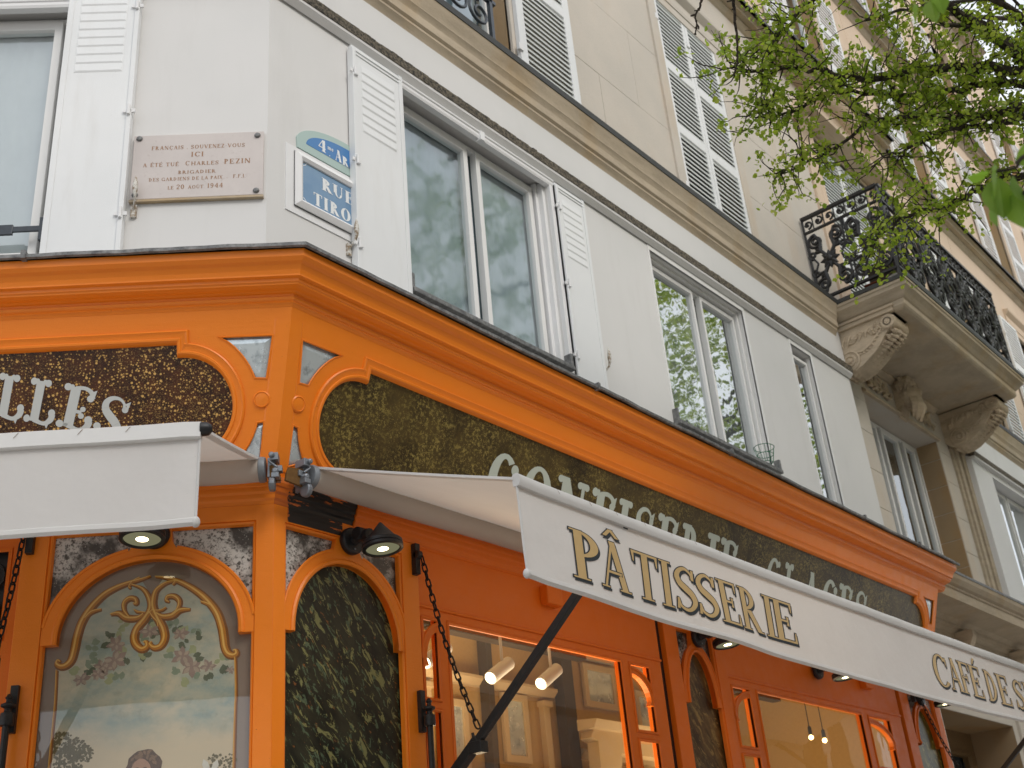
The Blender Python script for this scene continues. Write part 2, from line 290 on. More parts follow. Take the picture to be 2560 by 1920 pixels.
class MB:
    def __init__(s): s.v = []; s.f = []
    def add(s, vs, fs):
        n = len(s.v); s.v += [Vector(p) for p in vs]; s.f += [tuple(i+n for i in f) for f in fs]; return s
    def box(s, f, u0, u1, z0, z1, d0, d1):
        vs = [W(f, u, z, d) for u in (u0, u1) for d in (d0, d1) for z in (z0, z1)]
        return s.add(vs, [(0,1,3,2), (4,6,7,5), (0,4,5,1), (2,3,7,6), (0,2,6,4), (1,5,7,3)])
    def wbox(s, c, hx, hy, hz, mat=None):
        mt = mat or Matrix()
        vs = [Vector(c) + mt @ Vector((x*hx, y*hy, z*hz)) for x in (-1,1) for y in (-1,1) for z in (-1,1)]
        return s.add(vs, [(0,1,3,2), (4,6,7,5), (0,4,5,1), (2,3,7,6), (0,2,6,4), (1,5,7,3)])
    def plate(s, f, outer, d0, d1, holes=(), dfun=None, corner=False):
        """flat board with holes; front at d1, sides back to d0"""
        df = dfun or (lambda z: 0.0)
        def P(u, z, d):
            dd = d + df(z)
            if corner and u <= .0011: u = -T*dd
            return W(f, u, z, dd)
        loops = [list(outer)] + [list(h) for h in holes]
        tri = tessellate_polygon([[Vector((a, b, 0)) for a, b in lp] for lp in loops])
        fl = [p for lp in loops for p in lp]
        s.add([P(a, b, d1) for a, b in fl], tri)
        for lp in loops:
            n = len(lp); s.add([P(a, b, d1) for a, b in lp] + [P(a, b, d0) for a, b in lp], [(i, (i+1) % n, (i+1) % n + n, i+n) for i in range(n)])
        return s
    def sweep(s, f, prof, u0, u1, caps=True, mitre0=False, du=None):
        """profile [(d,z)] run along u"""
        n = len(prof); us = [u0] + ([u0+(u1-u0)*i/du for i in range(1, du)] if du else []) + [u1]
        vs = []
        for k_, u in enumerate(us):
            for d, z in prof: vs.append(W(f, (-T*d if (mitre0 and k_ == 0) else u), z, d))
        fs = [(k_*n+i, k_*n+i+1, (k_+1)*n+i+1, (k_+1)*n+i) for k_ in range(len(us)-1) for i in range(n-1)]
        s.add(vs, fs)
        if caps:
            tri = tessellate_polygon([[Vector((d, z, 0)) for d, z in prof]])
            if not mitre0: s.add(vs[:n], tri)
            s.add(vs[-n:], tri)
        return s
    def mould(s, f, path, prof, closed=True, dfun=None, sign=1):
        """profile [(offset, d)] carried round a 2D path (u,z)"""
        df = dfun or (lambda z: 0.0); n = len(path); m_ = len(prof); vs = []
        for i in range(n):
            a = Vector(path[i-1] if (closed or i) else path[i]); b = Vector(path[i]); c = Vector(path[(i+1) % n] if (closed or i < n-1) else path[i])
            e1 = (b-a); e2 = (c-b)
            if e1.length < 1e-9: e1 = e2
            if e2.length < 1e-9: e2 = e1
            e1.normalize(); e2.normalize(); n1 = Vector((e1.y, -e1.x)); n2 = Vector((e2.y, -e2.x)); nn = n1+n2
            if nn.length < 1e-6: nn = n1
            nn.normalize(); k_ = 1/max(.45, nn.dot(n1))
            for off, d in prof:
                p = b + nn*(off*k_*sign); vs.append(W(f, p.x, p.y, d+df(p.y)))
        cnt = n if closed else n-1
        s.add(vs, [(i*m_+j, i*m_+j+1, ((i+1) % n)*m_+j+1, ((i+1) % n)*m_+j) for i in range(cnt) for j in range(m_-1)])
        return s
    def tube(s, pts, rad, n=8, caps=True):
        pts = [Vector(p) for p in pts]; rs = rad if isinstance(rad, (list, tuple)) else [rad]*len(pts)
        vs = []; up = None
        for i, p in enumerate(pts):
            t = (pts[min(i+1, len(pts)-1)] - pts[max(i-1, 0)])
            if t.length < 1e-9: t = Vector((0,0,1))
            t.normalize()
            if up is None: up = t.orthogonal().normalized()
            up = (up - t*up.dot(t)); up = up.normalized() if up.length > 1e-6 else t.orthogonal().normalized()
            b = t.cross(up)
            for j in range(n):
                a = 2*pi*j/n; vs.append(p + (up*math.cos(a) + b*math.sin(a))*rs[i])
        fs = [(i*n+j, i*n+(j+1) % n, (i+1)*n+(j+1) % n, (i+1)*n+j) for i in range(len(pts)-1) for j in range(n)]
        if caps: fs += [tuple(range(n)), tuple(range((len(pts)-1)*n, len(pts)*n))]
        return s.add(vs, fs)
    def lathe(s, c, axis, prof, n=20, caps=True):
        """prof [(r, h)] about axis from c"""
        axis = Vector(axis).normalized(); x = axis.orthogonal().normalized(); y = axis.cross(x); vs = []
        for r, h in prof:
            for j in range(n):
                a = 2*pi*j/n; vs.append(Vector(c) + axis*h + (x*math.cos(a)+y*math.sin(a))*r)
        fs = [(i*n+j, i*n+(j+1) % n, (i+1)*n+(j+1) % n, (i+1)*n+j) for i in range(len(prof)-1) for j in range(n)]
        if caps: fs += [tuple(range(n)), tuple(range((len(prof)-1)*n, len(prof)*n))]
        return s.add(vs, fs)
    def ball(s, c, r, seg=10, mat=None):
        mt = mat or Matrix(); vs = []; fs = []
        rr = (r, r, r) if isinstance(r, (int, float)) else r
        for i in range(seg+1):
            ph = pi*i/seg
            for j in range(seg*2): 
                a = pi*j/seg; vs.append(Vector(c) + mt @ Vector((rr[0]*math.sin(ph)*math.cos(a), rr[1]*math.sin(ph)*math.sin(a), rr[2]*math.cos(ph))))
        n = seg*2
        fs = [(i*n+j, i*n+(j+1) % n, (i+1)*n+(j+1) % n, (i+1)*n+j) for i in range(seg) for j in range(n)]
        return s.add(vs, fs)
    def mesh(s, name, mat, origin, smooth=False, merge=False):
        me = bpy.data.meshes.new(name); me.from_pydata([p-origin for p in s.v], [], s.f)
        bm = bmesh.new(); bm.from_mesh(me)
        if merge: bmesh.ops.remove_doubles(bm, verts=bm.verts, dist=1e-5)
        bmesh.ops.dissolve_degenerate(bm, dist=1e-7, edges=bm.edges)
        bmesh.ops.recalc_face_normals(bm, faces=bm.faces); bm.to_mesh(me); bm.free()
        me.materials.append(M[mat] if isinstance(mat, str) else mat)
        if smooth: me.polygons.foreach_set('use_smooth', [True]*len(me.polygons))
        return me
    def build(s, name, mat, parent=None, origin=None, smooth=False, bevel=0, merge=False, kind=None, angle=35):
        if origin is None:
            lo = Vector([min(p[i] for p in s.v) for i in range(3)]); hi = Vector([max(p[i] for p in s.v) for i in range(3)])
            origin = (lo+hi)/2; origin.z = lo.z
        me = s.mesh(name, mat, Vector(origin), smooth, merge or bevel > 0 or smooth)
        o = link(name, me, Vector(origin), parent)
        if bevel:
            b = o.modifiers.new('bevel', 'BEVEL'); b.width = bevel; b.segments = 2; b.limit_method = 'ANGLE'; b.angle_limit = R(40)
        if smooth and not bevel:
            try: me.set_sharp_from_angle(angle=R(angle))
            except Exception: pass
        if kind: o['kind'] = kind
        return o
def ell(cu, cz, ru, rz, a0, a1, n):
    return [(cu+ru*math.cos(R(a0+(a1-a0)*i/n)), cz+rz*math.sin(R(a0+(a1-a0)*i/n))) for i in range(n+1)]
def rect(u0, u1, z0, z1): return [(u0,z0),(u1,z0),(u1,z1),(u0,z1)]

# ------------------------------------------------------------------ a small built-in alphabet (polygons in units of cap height)
class Pen:
    def __init__(s, wt=.15, th=.05, serif=.07, st=.035, grow=0.0, ball=False):
        s.w, s.t, s.s, s.st, s.g, s.b = wt, th, serif, st, grow, ball; s.p = []
    def rect(s, x0, y0, x1, y1): g = s.g; s.p.append([(x0-g,y0-g),(x1+g,y0-g),(x1+g,y1+g),(x0-g,y1+g)])
    def disc(s, x, y, r): s.p.append([(x+(r+s.g)*math.cos(2*pi*i/14), y+(r+s.g)*math.sin(2*pi*i/14)) for i in range(14)])
    def ser(s, x, y, w, l=True, r=True, up=False):
        if s.b:
            k_ = .075 if up else -.0
            yy = y + (.065 if not up else -.065)
            if l: s.disc(x-w/2-.05, yy, .068)
            if r: s.disc(x+w/2+.05, yy, .068)
            s.rect(x-w/2-.03, min(y, yy), x+w/2+.03, max(y, yy)); return
        y0, y1 = (y-s.st, y) if up else (y, y+s.st)
        s.rect(x-w/2-(s.s if l else 0), y0, x+w/2+(s.s if r else 0), y1)
    def stem(s, x, w=None, y0=0, y1=1, bl=True, br=True, tl=True, tr=True):
        w = w or s.w; s.rect(x-w/2, y0, x+w/2, y1); s.ser(x, y0, w, bl, br); s.ser(x, y1, w, tl, tr, True)
    def line(s, x0, y0, x1, y1, w):
        d = Vector((x1-x0, y1-y0)); l = d.length; d /= l; e = s.g; w2 = w/2+s.g
        x0 -= d.x*e; y0 -= d.y*e; x1 += d.x*e; y1 += d.y*e
        k_ = w2/abs(d.y) if abs(d.y) > .5 else None
        if k_: s.p.append([(x0-k_,y0),(x0+k_,y0),(x1+k_,y1),(x1-k_,y1)])
        else: s.p.append([(x0-d.y*w2,y0+d.x*w2),(x0+d.y*w2,y0-d.x*w2),(x1+d.y*w2,y1-d.x*w2),(x1-d.y*w2,y1+d.x*w2)])
    def ring(s, cx, cy, rx, ry, a0, a1, w=None, t=None, n=16):
        w = w or s.w; t = t or s.t; g = s.g; o = []; i_ = []
        for k_ in range(n+1):
            a = R(a0+(a1-a0)*k_/n); c_, q = math.cos(a), math.sin(a)
            o.append((cx+(rx+g)*c_, cy+(ry+g)*q)); i_.append((cx+(rx-w-g)*c_, cy+(ry-t-g)*q))
        for k_ in range(n): s.p.append([o[k_], o[k_+1], i_[k_+1], i_[k_]])
    def curve(s, pts, n=5):
        P_ = [Vector(p) for p in pts]; out_ = []
        for i in range(len(P_)-1):
            a, b, c_, d = P_[max(i-1,0)], P_[i], P_[i+1], P_[min(i+2, len(P_)-1)]
            for j in range(n):
                t = j/n; out_.append(.5*((2*b) + (c_-a)*t + (2*a-5*b+4*c_-d)*t*t + (3*b-a-3*c_+d)*t**3))
        out_.append(P_[-1]); L_ = []; R_ = []
        for i, q in enumerate(out_):
            t = (out_[min(i+1,len(out_)-1)] - out_[max(i-1,0)]); t = Vector((t.x, t.y)).normalized(); h = q.z/2+s.g
            L_.append((q.x-t.y*h, q.y+t.x*h)); R_.append((q.x+t.y*h, q.y-t.x*h))
        for i in range(len(out_)-1): s.p.append([L_[i], L_[i+1], R_[i+1], R_[i]])
    def term(s, x, y, up=True, h=.16):           # vertical wedge serif at the end of an arm
        if s.b: s.disc(x, y-(.05 if up else -.05), .075); return
        s.p.append([(x-.035-s.g, y+s.g if up else y-s.g), (x+.035+s.g, y+s.g if up else y-s.g), (x+.02+s.g, y-h-s.g if up else y+h+s.g), (x-.005-s.g, y-h-s.g if up else y+h+s.g)])
def glyph(ch, **kw):
    q = Pen(**kw); w, t, s, b = q.w, q.t, q.s, q.b; m_ = s+w/2; adv = .7
    def S_():
        e = .5 if b else 1
        if b:
            q.curve([(.55,.76,.07),(.52,.88,.06),(.40,.96,.07),(.24,.94,.10),(.13,.82,.14),(.15,.66,.17),(.28,.53,.19),(.43,.41,.19),(.53,.26,.16),(.46,.10,.10),(.30,.03,.07),(.15,.08,.06),(.08,.22,.07)])
            q.disc(.575,.75,.072); q.p.append([(.55,.88),(.66,.96),(.64,.76)]); q.disc(.06,.24,.085); return
        q.curve([(.50,.74,t*e+.01),(.47,.88,t+.01),(.33,.965,t+.02),(.18,.90,w*.6),(.10,.76,w*.85),(.16,.61,w),(.30,.51,w*1.05),(.44,.40,w),(.50,.25,w*.85),(.42,.10,w*.6),(.28,.03,t+.02),(.12,.10,t+.01),(.07,.26,t*e+.01)])
        (q.disc(.555,.785,.075), q.disc(.05,.23,.085)) if b else (q.term(.52,.97,True,.24), q.term(.06,.03,False,.24))
    A0, A1 = (ch, '')
    acc = {'Â':('A','^'), 'É':('E',"'"), 'Ç':('C',','), 'Û':('U',"'")}.get(ch)
    if acc: A0, A1 = acc
    if b and A0 in 'LEFC':
        if A0 != 'C':
            q.rect(.20, .04, .42, .96); q.disc(.13, .93, .085); q.disc(.22, .955, .05)
            if A0 == 'L': q.disc(.50, .93, .085); q.disc(.41, .955, .05)
            else:
                q.curve([(.30,.93,.09),(.50,.965,.085),(.66,.90,.10),(.71,.76,.13)]); q.disc(.67,.755,.080); q.p.append([(.66,.90),(.78,.97),(.75,.74)])
                q.rect(.40,.37,.54,.45); q.disc(.555,.485,.062); q.disc(.545,.33,.066)
            q.disc(.12, .07, .085); q.rect(.12, .03, .30, .10)
            if A0 == 'F': q.disc(.50, .07, .085); q.rect(.40, .03, .50, .10)
            else: q.curve([(.30,.08,.14),(.46,.02,.09),(.60,.02,.10),(.72,.12,.15),(.74,.24,.16)]); q.disc(.72,.27,.09); q.p.append([(.60,-.02),(.66,-.10),(.70,.06)])
            return q.p, .80
        q.ring(.42,.5,.38,.5,50,312,w*1.1,t*1.1); q.disc(.70,.76,.10); q.disc(.70,.18,.08); return q.p, .84
    if A0 == 'A':
        q.line(.10,0,.36,1,t); q.line(.62,0,.36,1,w); q.rect(.17,.32,.55,.32+t); q.ser(.10,0,t); q.ser(.62,0,w); adv = .75
    elif A0 == 'B': q.stem(m_,br=False,tr=False); q.ring(m_,.75,.33,.25,-90,90,w*.9,t); q.ring(m_,.26,.38,.26,-90,90,w,t); adv=.62
    elif A0 == 'C': q.ring(.40,.5,.36,.5,42,318); q.term(.66,.93,True,.26); q.term(.66,.05,False,.16) if b else None; adv=.74
    elif A0 == 'D': q.stem(m_,br=False,tr=False); q.ring(m_,.5,.50,.5,-90,90); adv=.80
    elif A0 in 'EF':
        q.stem(m_,br=False,tr=False); q.rect(m_,1-t,.52,1); q.term(.53,1,True,.24); q.rect(m_,.49,.40,.49+t); q.term(.40,.62,True,.12); q.term(.40,.40,False,.12); adv=.62
        if A0 == 'E': q.rect(m_,0,.54,t); q.term(.56,0,False,.26)
        else: q.ser(m_,0,w)
    elif A0 == 'G': q.ring(.42,.5,.38,.5,42,330); q.term(.68,.93,True,.26); q.rect(.62,.05,.62+w,.42); q.ser(.62+w/2,.42,w,up=True); adv=.86
    elif A0 == 'H': q.stem(m_); q.stem(.64); q.rect(m_,.48,.64,.48+t); adv=.80
    elif A0 == 'I': q.stem(m_); adv=2*m_+.04
    elif A0 == 'L':
        q.stem(m_,br=False); q.rect(m_,0,.54,t); q.term(.55,0,False,.28); adv=.62
    elif A0 == 'M': q.stem(.12,t); q.line(.14,1,.44,.05,w); q.line(.74,1,.44,.05,t); q.stem(.76,w); adv=.95
    elif A0 == 'N': q.stem(.12,t); q.line(.14,1,.62,0,w); q.stem(.64,t); adv=.80
    elif A0 == 'O': q.ring(.41,.5,.37,.5,0,360,n=28); adv=.84
    elif A0 == 'P': q.stem(m_,tr=False); q.ring(m_,.73,.36,.27,-90,90,w,t); adv=.58
    elif A0 == 'R': q.stem(m_,tr=False); q.ring(m_,.74,.36,.26,-90,90,w,t); q.line(m_+.14,.48,.60,0,w*.95); q.ser(.60,0,w,False,True); adv=.74
    elif A0 == 'S': S_(); adv=.60
    elif A0 == 'T': q.stem(.34,tl=False,tr=False); q.rect(.05,1-t,.63,1); q.term(.05,1,True,.24); q.term(.63,1,True,.24); adv=.70
    elif A0 == 'U': q.rect(.14-w/2,.3,.14+w/2,1); q.ser(.14,1,w,up=True); q.rect(.60-t/2,.3,.60+t/2,1); q.ser(.60,1,t,up=True); q.ring(.37,.32,.25,.32,180,360,(w+t)/2,t); adv=.76
    elif A0 == 'V': q.line(.36,0,.10,1,w); q.line(.36,0,.62,1,t); q.ser(.10,1,w,up=True); q.ser(.62,1,t,up=True); adv=.74
    elif A0 == 'X': q.line(.10,1,.56,0,w); q.line(.56,1,.10,0,t); q.ser(.10,1,w,up=True); q.ser(.56,1,t,up=True); q.ser(.10,0,t); q.ser(.56,0,w); adv=.68
    elif A0 == 'Z': q.rect(.08,1-t,.55,1); q.rect(.06,0,.56,t); q.line(.14,.02,.49,.98,w); q.term(.08,1,True,.2); q.term(.56,0,False,.2); adv=.64
    elif A0 == '0': q.ring(.31,.5,.27,.5,0,360,n=24); adv=.64
    elif A0 == '1': q.stem(.22,tl=True,tr=False); adv=.42
    elif A0 == '2': q.curve([(.09,.74,t+.02),(.14,.90,t+.02),(.28,.96,t+.03),(.44,.88,w*.7),(.48,.72,w*.9),(.38,.50,w*.7),(.20,.26,t+.03),(.10,.06,t+.03)]); q.rect(.07,0,.50,w*.7); adv=.58
    elif A0 == '4': q.rect(.36,0,.36+w,1); q.line(.06,.32,.40,.97,t); q.rect(.04,.28,.62,.28+t*1.4); q.ser(.36+w/2,0,w); adv=.66
    elif A0 == '9': q.ring(.29,.68,.25,.32,0,360,n=20); q.curve([(.49,.66,w),(.46,.36,w*.9),(.34,.12,w*.6),(.12,.02,t+.02)]); adv=.62
    elif A0 == 'm':
        q.rect(.10,0,.10+w*.8,.62); q.rect(.40,0,.40+w*.8,.5); q.rect(.70,0,.70+w*.8,.5); q.ring(.32,.46,.20,.16,0,160,w*.8,t); q.ring(.62,.46,.20,.16,0,160,w*.8,t); adv=.9
    elif A0 == 'e': q.ring(.30,.31,.25,.31,0,320,w*.8,t); q.rect(.10,.29,.50,.29+t); adv=.58
    elif A0 == '.': q.disc(.10,.06,.07); adv=.24
    elif A0 == '-': q.rect(.04,.40,.34,.46); adv=.42
    elif A0 == '_': q.rect(.04,.08,.34,.14); adv=.42
    elif A0 == ' ': adv=.36
    if A1 == '^': q.line(.20,1.10,.36,1.26,.07); q.line(.52,1.10,.36,1.26,.07)
    if A1 == "'": q.p.append([(.26,1.06),(.32,1.06),(.46,1.26),(.36,1.27)])
    if A1 == ',': q.ring(.42,-.08,.10,.10,-140,60,.05,.05,8)
    return q.p, adv
def text_polys(txt, size, x0=0.0, y0=0.0, xs=1.0, track=.02, small=None, **kw):
    """list of polygons; lower case stands for small capitals"""
    out_ = []; x = x0
    for ch in txt:
        sz = size
        if ch.islower() and ch not in 'me' or (small and ch in 'éû'): sz = size*.76; ch = ch.upper()
        p, adv = glyph(ch, **kw)
        out_ += [[(x+a*sz*xs, y0+b_*sz) for a, b_ in poly] for poly in p]
        x += (adv+track)*sz*xs
    return out_, x
def letters(mb, polys, fn, d0, step=.00004):
    """polygons laid on a surface; fn(x,y,d)->world"""
    for i, p in enumerate(polys):
        d = d0 + (i % 12)*step; mb.add([fn(a, b_, d) for a, b_ in p], [tuple(range(len(p)))])
    return mb
def letter_objs(chars, fn, d0, mat, parent, name='letter'):
    for polys in chars:
        if polys: mb = MB(); letters(mb, polys, fn, d0); mb.build(name, mat, parent)
def text_chars(txt, h, u_a, u_b, zb_, track=.1, **st):
    x = 0; o_ = []
    for ch in txt:
        p, adv = glyph(ch, **st); o_.append([[(x+a*h, y*h) for a, y in pl] for pl in p]); x += (adv+track)*h
    k_ = (u_b-u_a)/x
    return [[[(u_a+a*k_, zb_+y) for a, y in pl] for pl in p] for p in o_]
def textwidth(txt, size, **kw): return text_polys(txt, size, **kw)[1]

# ------------------------------------------------------------------ setting: ground
def sheet(name, pts, z, mat):
    mb = MB(); mb.add([Vector((a, b_, z)) for a, b_ in pts], [tuple(range(len(pts)))]); return tag(mb.build(name, mat, origin=Vector((0,0,z))), kind='structure')
sheet('ground', [(-400,-400),(400,-400),(400,400),(-400,400)], -.12, 'street_paving')
pv = MB(); pv.plate('R', [(-.5,0),(60,0),(60,1),(-.5,1)], 0, 0)
pvm = MB()
for a, b_ in (((-9, 8.5), (0, -3.4)),):
    pass
pts = [Vector((70,-3.6)), Vector((70,0)), Vector((0,0)), Vector((LD.x*30, LD.y*30)), Vector((LD.x*30+LN.x*3.6, LD.y*30+LN.y*3.6)), Vector((-T*3.6, -3.6))]
pvm.add([Vector((p.x,p.y,0.0)) for p in pts]+[Vector((p.x,p.y,-.12)) for p in pts], [(0,1,2,5),(2,3,4,5),(5,11,6,0),(4,10,11,5)])
tag(pvm.build('pavement', 'pavement_stone', origin=Vector((0,0,0))), kind='structure')

# ------------------------------------------------------------------ the corner building
WD = -.244; SD = -.364; REC = WD-.085
bld = thing('corner_building', (0, .3, 0), 'cream stone corner building with white rendered lower storey rising above the orange shopfront', 'building')
def roombox(f, u0, u1, z0, z1, d0, d1, mat, name='room_recess'):
    mb = MB(); P = lambda u, z, d: W(f, u, z, d); u0 -= .004; u1 += .004; z0 -= .004; z1 += .004
    vs = [P(u,z,d) for u in (u0,u1) for z in (z0,z1) for d in (d0,d1)]
    mb.add(vs, [(0,1,3,2),(4,5,7,6),(0,1,5,4),(2,3,7,6),(0,2,6,4)])
    return mb.build(name, mat, bld)
# rendered walls of the first storey
wall = MB()
openR = [(1.06, 2.46), (3.70, 5.07), (5.90, 6.28)]
wall.plate('R', rect(0,7.10,3.86,6.50), -.5, WD, [rect(a, b_, 4.9, 6.43) for a, b_ in openR])
for p in wall.v[:]: pass
for i, p in enumerate(wall.v):
    if abs(p.x) < 1e-6: wall.v[i] = W('R', -T*WD if abs(p.y+WD) < .01 else -T*-.5, p.z, -p.y)
wall.build('rendered_wall', 'white_render', bld)
wall = MB(); wall.plate('L', rect(-T*WD, 5.0, 3.86, 6.50), -.5, WD, [rect(1.15, 2.60, 4.85, 6.44)]); wall.build('rendered_wall', 'white_render', bld)
for f in 'RL':
    for a, b_ in (((-T*WD, 7.10),) if f == 'R' else ((-T*WD, 5.0),)):
        mb = MB(); mb.plate(f, rect(a, b_, 6.60, 7.0), -.5, WD); mb.build('rendered_frieze', 'white_render', bld)
        mb = MB(); mb.sweep(f, [(-.5,6.50),(WD,6.50),(WD+.012,6.47),(WD+.045,6.505),(WD+.045,6.53),(-.5,6.60)], a, b_, mitre0=True, caps=False); mb.build('string_course', 'white_render', bld)
        mb = MB(); us = [a+(b_-a)*i/160 for i in range(161)]
        for i in range(160):
            h = .006*noise.noise(Vector((us[i]*22,0,0))); 
            mb.box(f, us[i] if i else -T*(WD+.05), us[i+1], 6.525, 6.592+h, WD-.02, WD+.05+.004*noise.noise(Vector((us[i]*30,3,0))))
        mb.build('weathered_ledge', 'weathered_string', bld)
# main stone cornice over the first storey
C1 = [(-.6,6.90),(WD,6.915),(WD+.01,6.94),(WD+.03,6.965),(WD+.028,6.985),(WD+.045,7.0),(WD+.048,7.055),(WD+.042,7.065),(WD+.055,7.10),(WD+.064,7.112),(WD+.058,7.125),(WD+.066,7.17),(WD+.085,7.205),(WD+.092,7.235),(-.6,7.235)]
for f, a, b_ in (('R', 0, 7.02), ('R', 10.26, 22), ('L', 0, 5.0)):
    mb = MB(); mb.sweep(f, C1, a, b_, mitre0=(a == 0)); mb.build('stone_cornice', 'cornice_stone', bld, smooth=True, angle=28)
    mb = MB(); mb.sweep(f, [(-.6,7.235),(WD+.098,7.235),(WD+.102,7.285),(-.6,7.30)], a, b_, mitre0=(a == 0)); mb.build('cornice_flashing', 'lead_black', bld)
# upper ashlar walls : coursed stone blocks with open joints over a recessed backing
def ashlar(f, u0, u1, z0, z1, holes, mat, d=SD, ch=.92, cl=1.45, mitre=False, jm='limestone_ochre'):
    mb = MB(); mb.plate(f, rect(u0, u1, z0, z1), d-.25, d-.004, [rect(*h) for h in holes]); mb.build('wall_backing', jm, bld)
    nrow = max(1, round((z1-z0)/ch)); hh = (z1-z0)/nrow; g = .002
    for r in range(nrow):
        a0 = z0+r*hh; a1 = a0+hh
        cuts = sorted(set([a0, a1] + [z for h in holes for z in (h[2], h[3]) if a0 < z < a1]))
        for zi in range(len(cuts)-1):
            z_0, z_1 = cuts[zi], cuts[zi+1]; zm = (z_0+z_1)/2
            blocks = [(u0, u1)]
            for h in holes:
                if h[2] < zm < h[3]:
                    nb = []
                    for x0, x1 in blocks:
                        if h[1] <= x0 or h[0] >= x1: nb.append((x0, x1))
                        else:
                            if h[0] > x0: nb.append((x0, h[0]))
                            if h[1] < x1: nb.append((h[1], x1))
                    blocks = nb
            for x0, x1 in blocks:
                n_ = max(1, round((x1-x0)/cl)); off = (.5 if r % 2 else 0)*(x1-x0)/n_ if n_ > 1 else 0
                xs = [x0] + [x0+(x1-x0)*(i)/n_ + off - (x1-x0)/n_*(.5 if off else 0)*0 for i in range(1, n_)] + [x1]
                for i in range(len(xs)-1):
                    if xs[i+1]-xs[i] < .02: continue
                    gz0 = g if zi == 0 else 0; gz1 = g if zi == len(cuts)-2 else 0
                    b2 = MB(); b2.box(f, xs[i]+g, xs[i+1]-g, z_0+gz0, z_1-gz1, d-.1, d+random.uniform(-.0008,.0008)); b2.build('stone_block', mat, bld)
hl2 = [(1.0,2.40,7.3,9.88), (4.72,5.83,7.3,9.88), (7.95,9.35,7.3,9.94), (11.47,12.58,7.3,9.88), (14.6,16.0,7.3,9.88), (18.2,19.4,7.3,9.88)]
ashlar('R', .15, 10.3, 7.29, 10.70, hl2[:3], 'limestone'); ashlar('R', 10.304, 22, 7.29, 10.70, hl2[3:], 'limestone_warm')
ashlar('L', .16, 5.0, 7.29, 10.70, [(1.3,2.5,7.3,9.88)], 'limestone')
hl3 = [(1.2,2.3,10.95,13.2), (4.85,5.7,10.95,13.2), (8.15,9.15,10.95,13.2), (11.6,12.45,10.95,13.2), (15.0,15.9,10.95,13.2), (18.3,19.2,10.95,13.2)]
ashlar('R', .15, 22, 10.88, 13.65, hl3, 'limestone_warm'); ashlar('L', .16, 5.0, 10.88, 13.65, [(1.4,2.4,10.95,13.2)], 'limestone_warm')
hl4 = [(1.2,2.3,14.2,16.2), (4.85,5.7,14.2,16.2), (8.15,9.15,14.2,16.2), (11.6,12.45,14.2,16.2), (15.0,15.9,14.2,16.2), (18.3,19.2,14.2,16.2)]
ashlar('R', .15, 22, 13.86, 17.5, hl4, 'limestone_warm', ch=1.2, cl=3); ashlar('L', .16, 5.0, 13.86, 17.5, [], 'limestone_warm', ch=1.2, cl=3)
def cornice(f, a, b_, z, pr, h, base, mit):
    P_ = [(-.6,z),(base,z),(base+.02*pr/.19,z+.02),(base+.06*pr/.19,z+.07*h/.19),(base+.06*pr/.19,z+.09*h/.19),(base+.12*pr/.19,z+.10*h/.19),(base+.125*pr/.19,z+.13*h/.19),(base+.16*pr/.19,z+.16*h/.19),(base+pr,z+h-.03),(-.6,z+h-.03)]
    mb = MB(); mb.sweep(f, P_, a, b_, mitre0=mit); mb.build('stone_cornice', 'cornice_stone', bld)
    mb = MB(); mb.sweep(f, [(-.6,z+h-.03),(base+pr+.008,z+h-.03),(base+pr+.008,z+h+.01),(-.6,z+h+.02)], a, b_, mitre0=mit); mb.build('cornice_flashing', 'lead_black', bld)
cornice('R', 0, 7.25, 10.68, .19, .19, SD, True); cornice('R', 7.25, 10.05, 10.70, .19, .19, SD+.13, False); cornice('R', 10.05, 22, 10.68, .19, .19, SD, False); cornice('L', 0, 5, 10.68, .19, .19, SD, True)
cornice('R', 0, 22, 13.65, .2, .2, SD, True); cornice('L', 0, 5, 13.65, .2, .2, SD, True)
cornice('R', 0, 18.4, 17.5, .3, .32, SD, True); cornice('L', 0, 5, 17.5, .3, .32, SD, True)
mb = MB(); mb.box('R', .5, 22, 3.2, 17.4, -6, -5.9); mb.box('R', 21.9, 22, 3.2, 17.4, -5.9, -.6); mb.box('R', .3, 22, 17.4, 17.5, -6, -.6)
mb.add([W('R',.2,17.8,-.4), W('R',18.4,17.8,-.4), W('R',18.4,19.6,-2.2), W('R',.8,19.6,-2.2)], [(0,1,2,3)])
mb.add([W('R',18.4,17.8,-.4), W('R',18.4,17.8,-5), W('R',18.4,19.6,-3.6), W('R',18.4,19.6,-2.2)], [(0,1,2,3)]); mb.build('roof', 'zinc', bld)
mb = MB(); mb.box('L', .6, 5, 3.2, 17.4, -6, -5.9); mb.box('L', 4.95, 5.0, 0, 17.4, -5.9, -.5); mb.box('L', .4, 5, 17.4, 17.5, -6, -.6); mb.build('rear_wall', 'limestone', bld)
mb = MB(); mb.box('R', 9.6, 22, 0, 2.0, -.6, -.40); mb.box('R', 10.3, 22, 3.3, 4.3, -.6, -.3); mb.build('ground_storey_wall', 'limestone', bld)

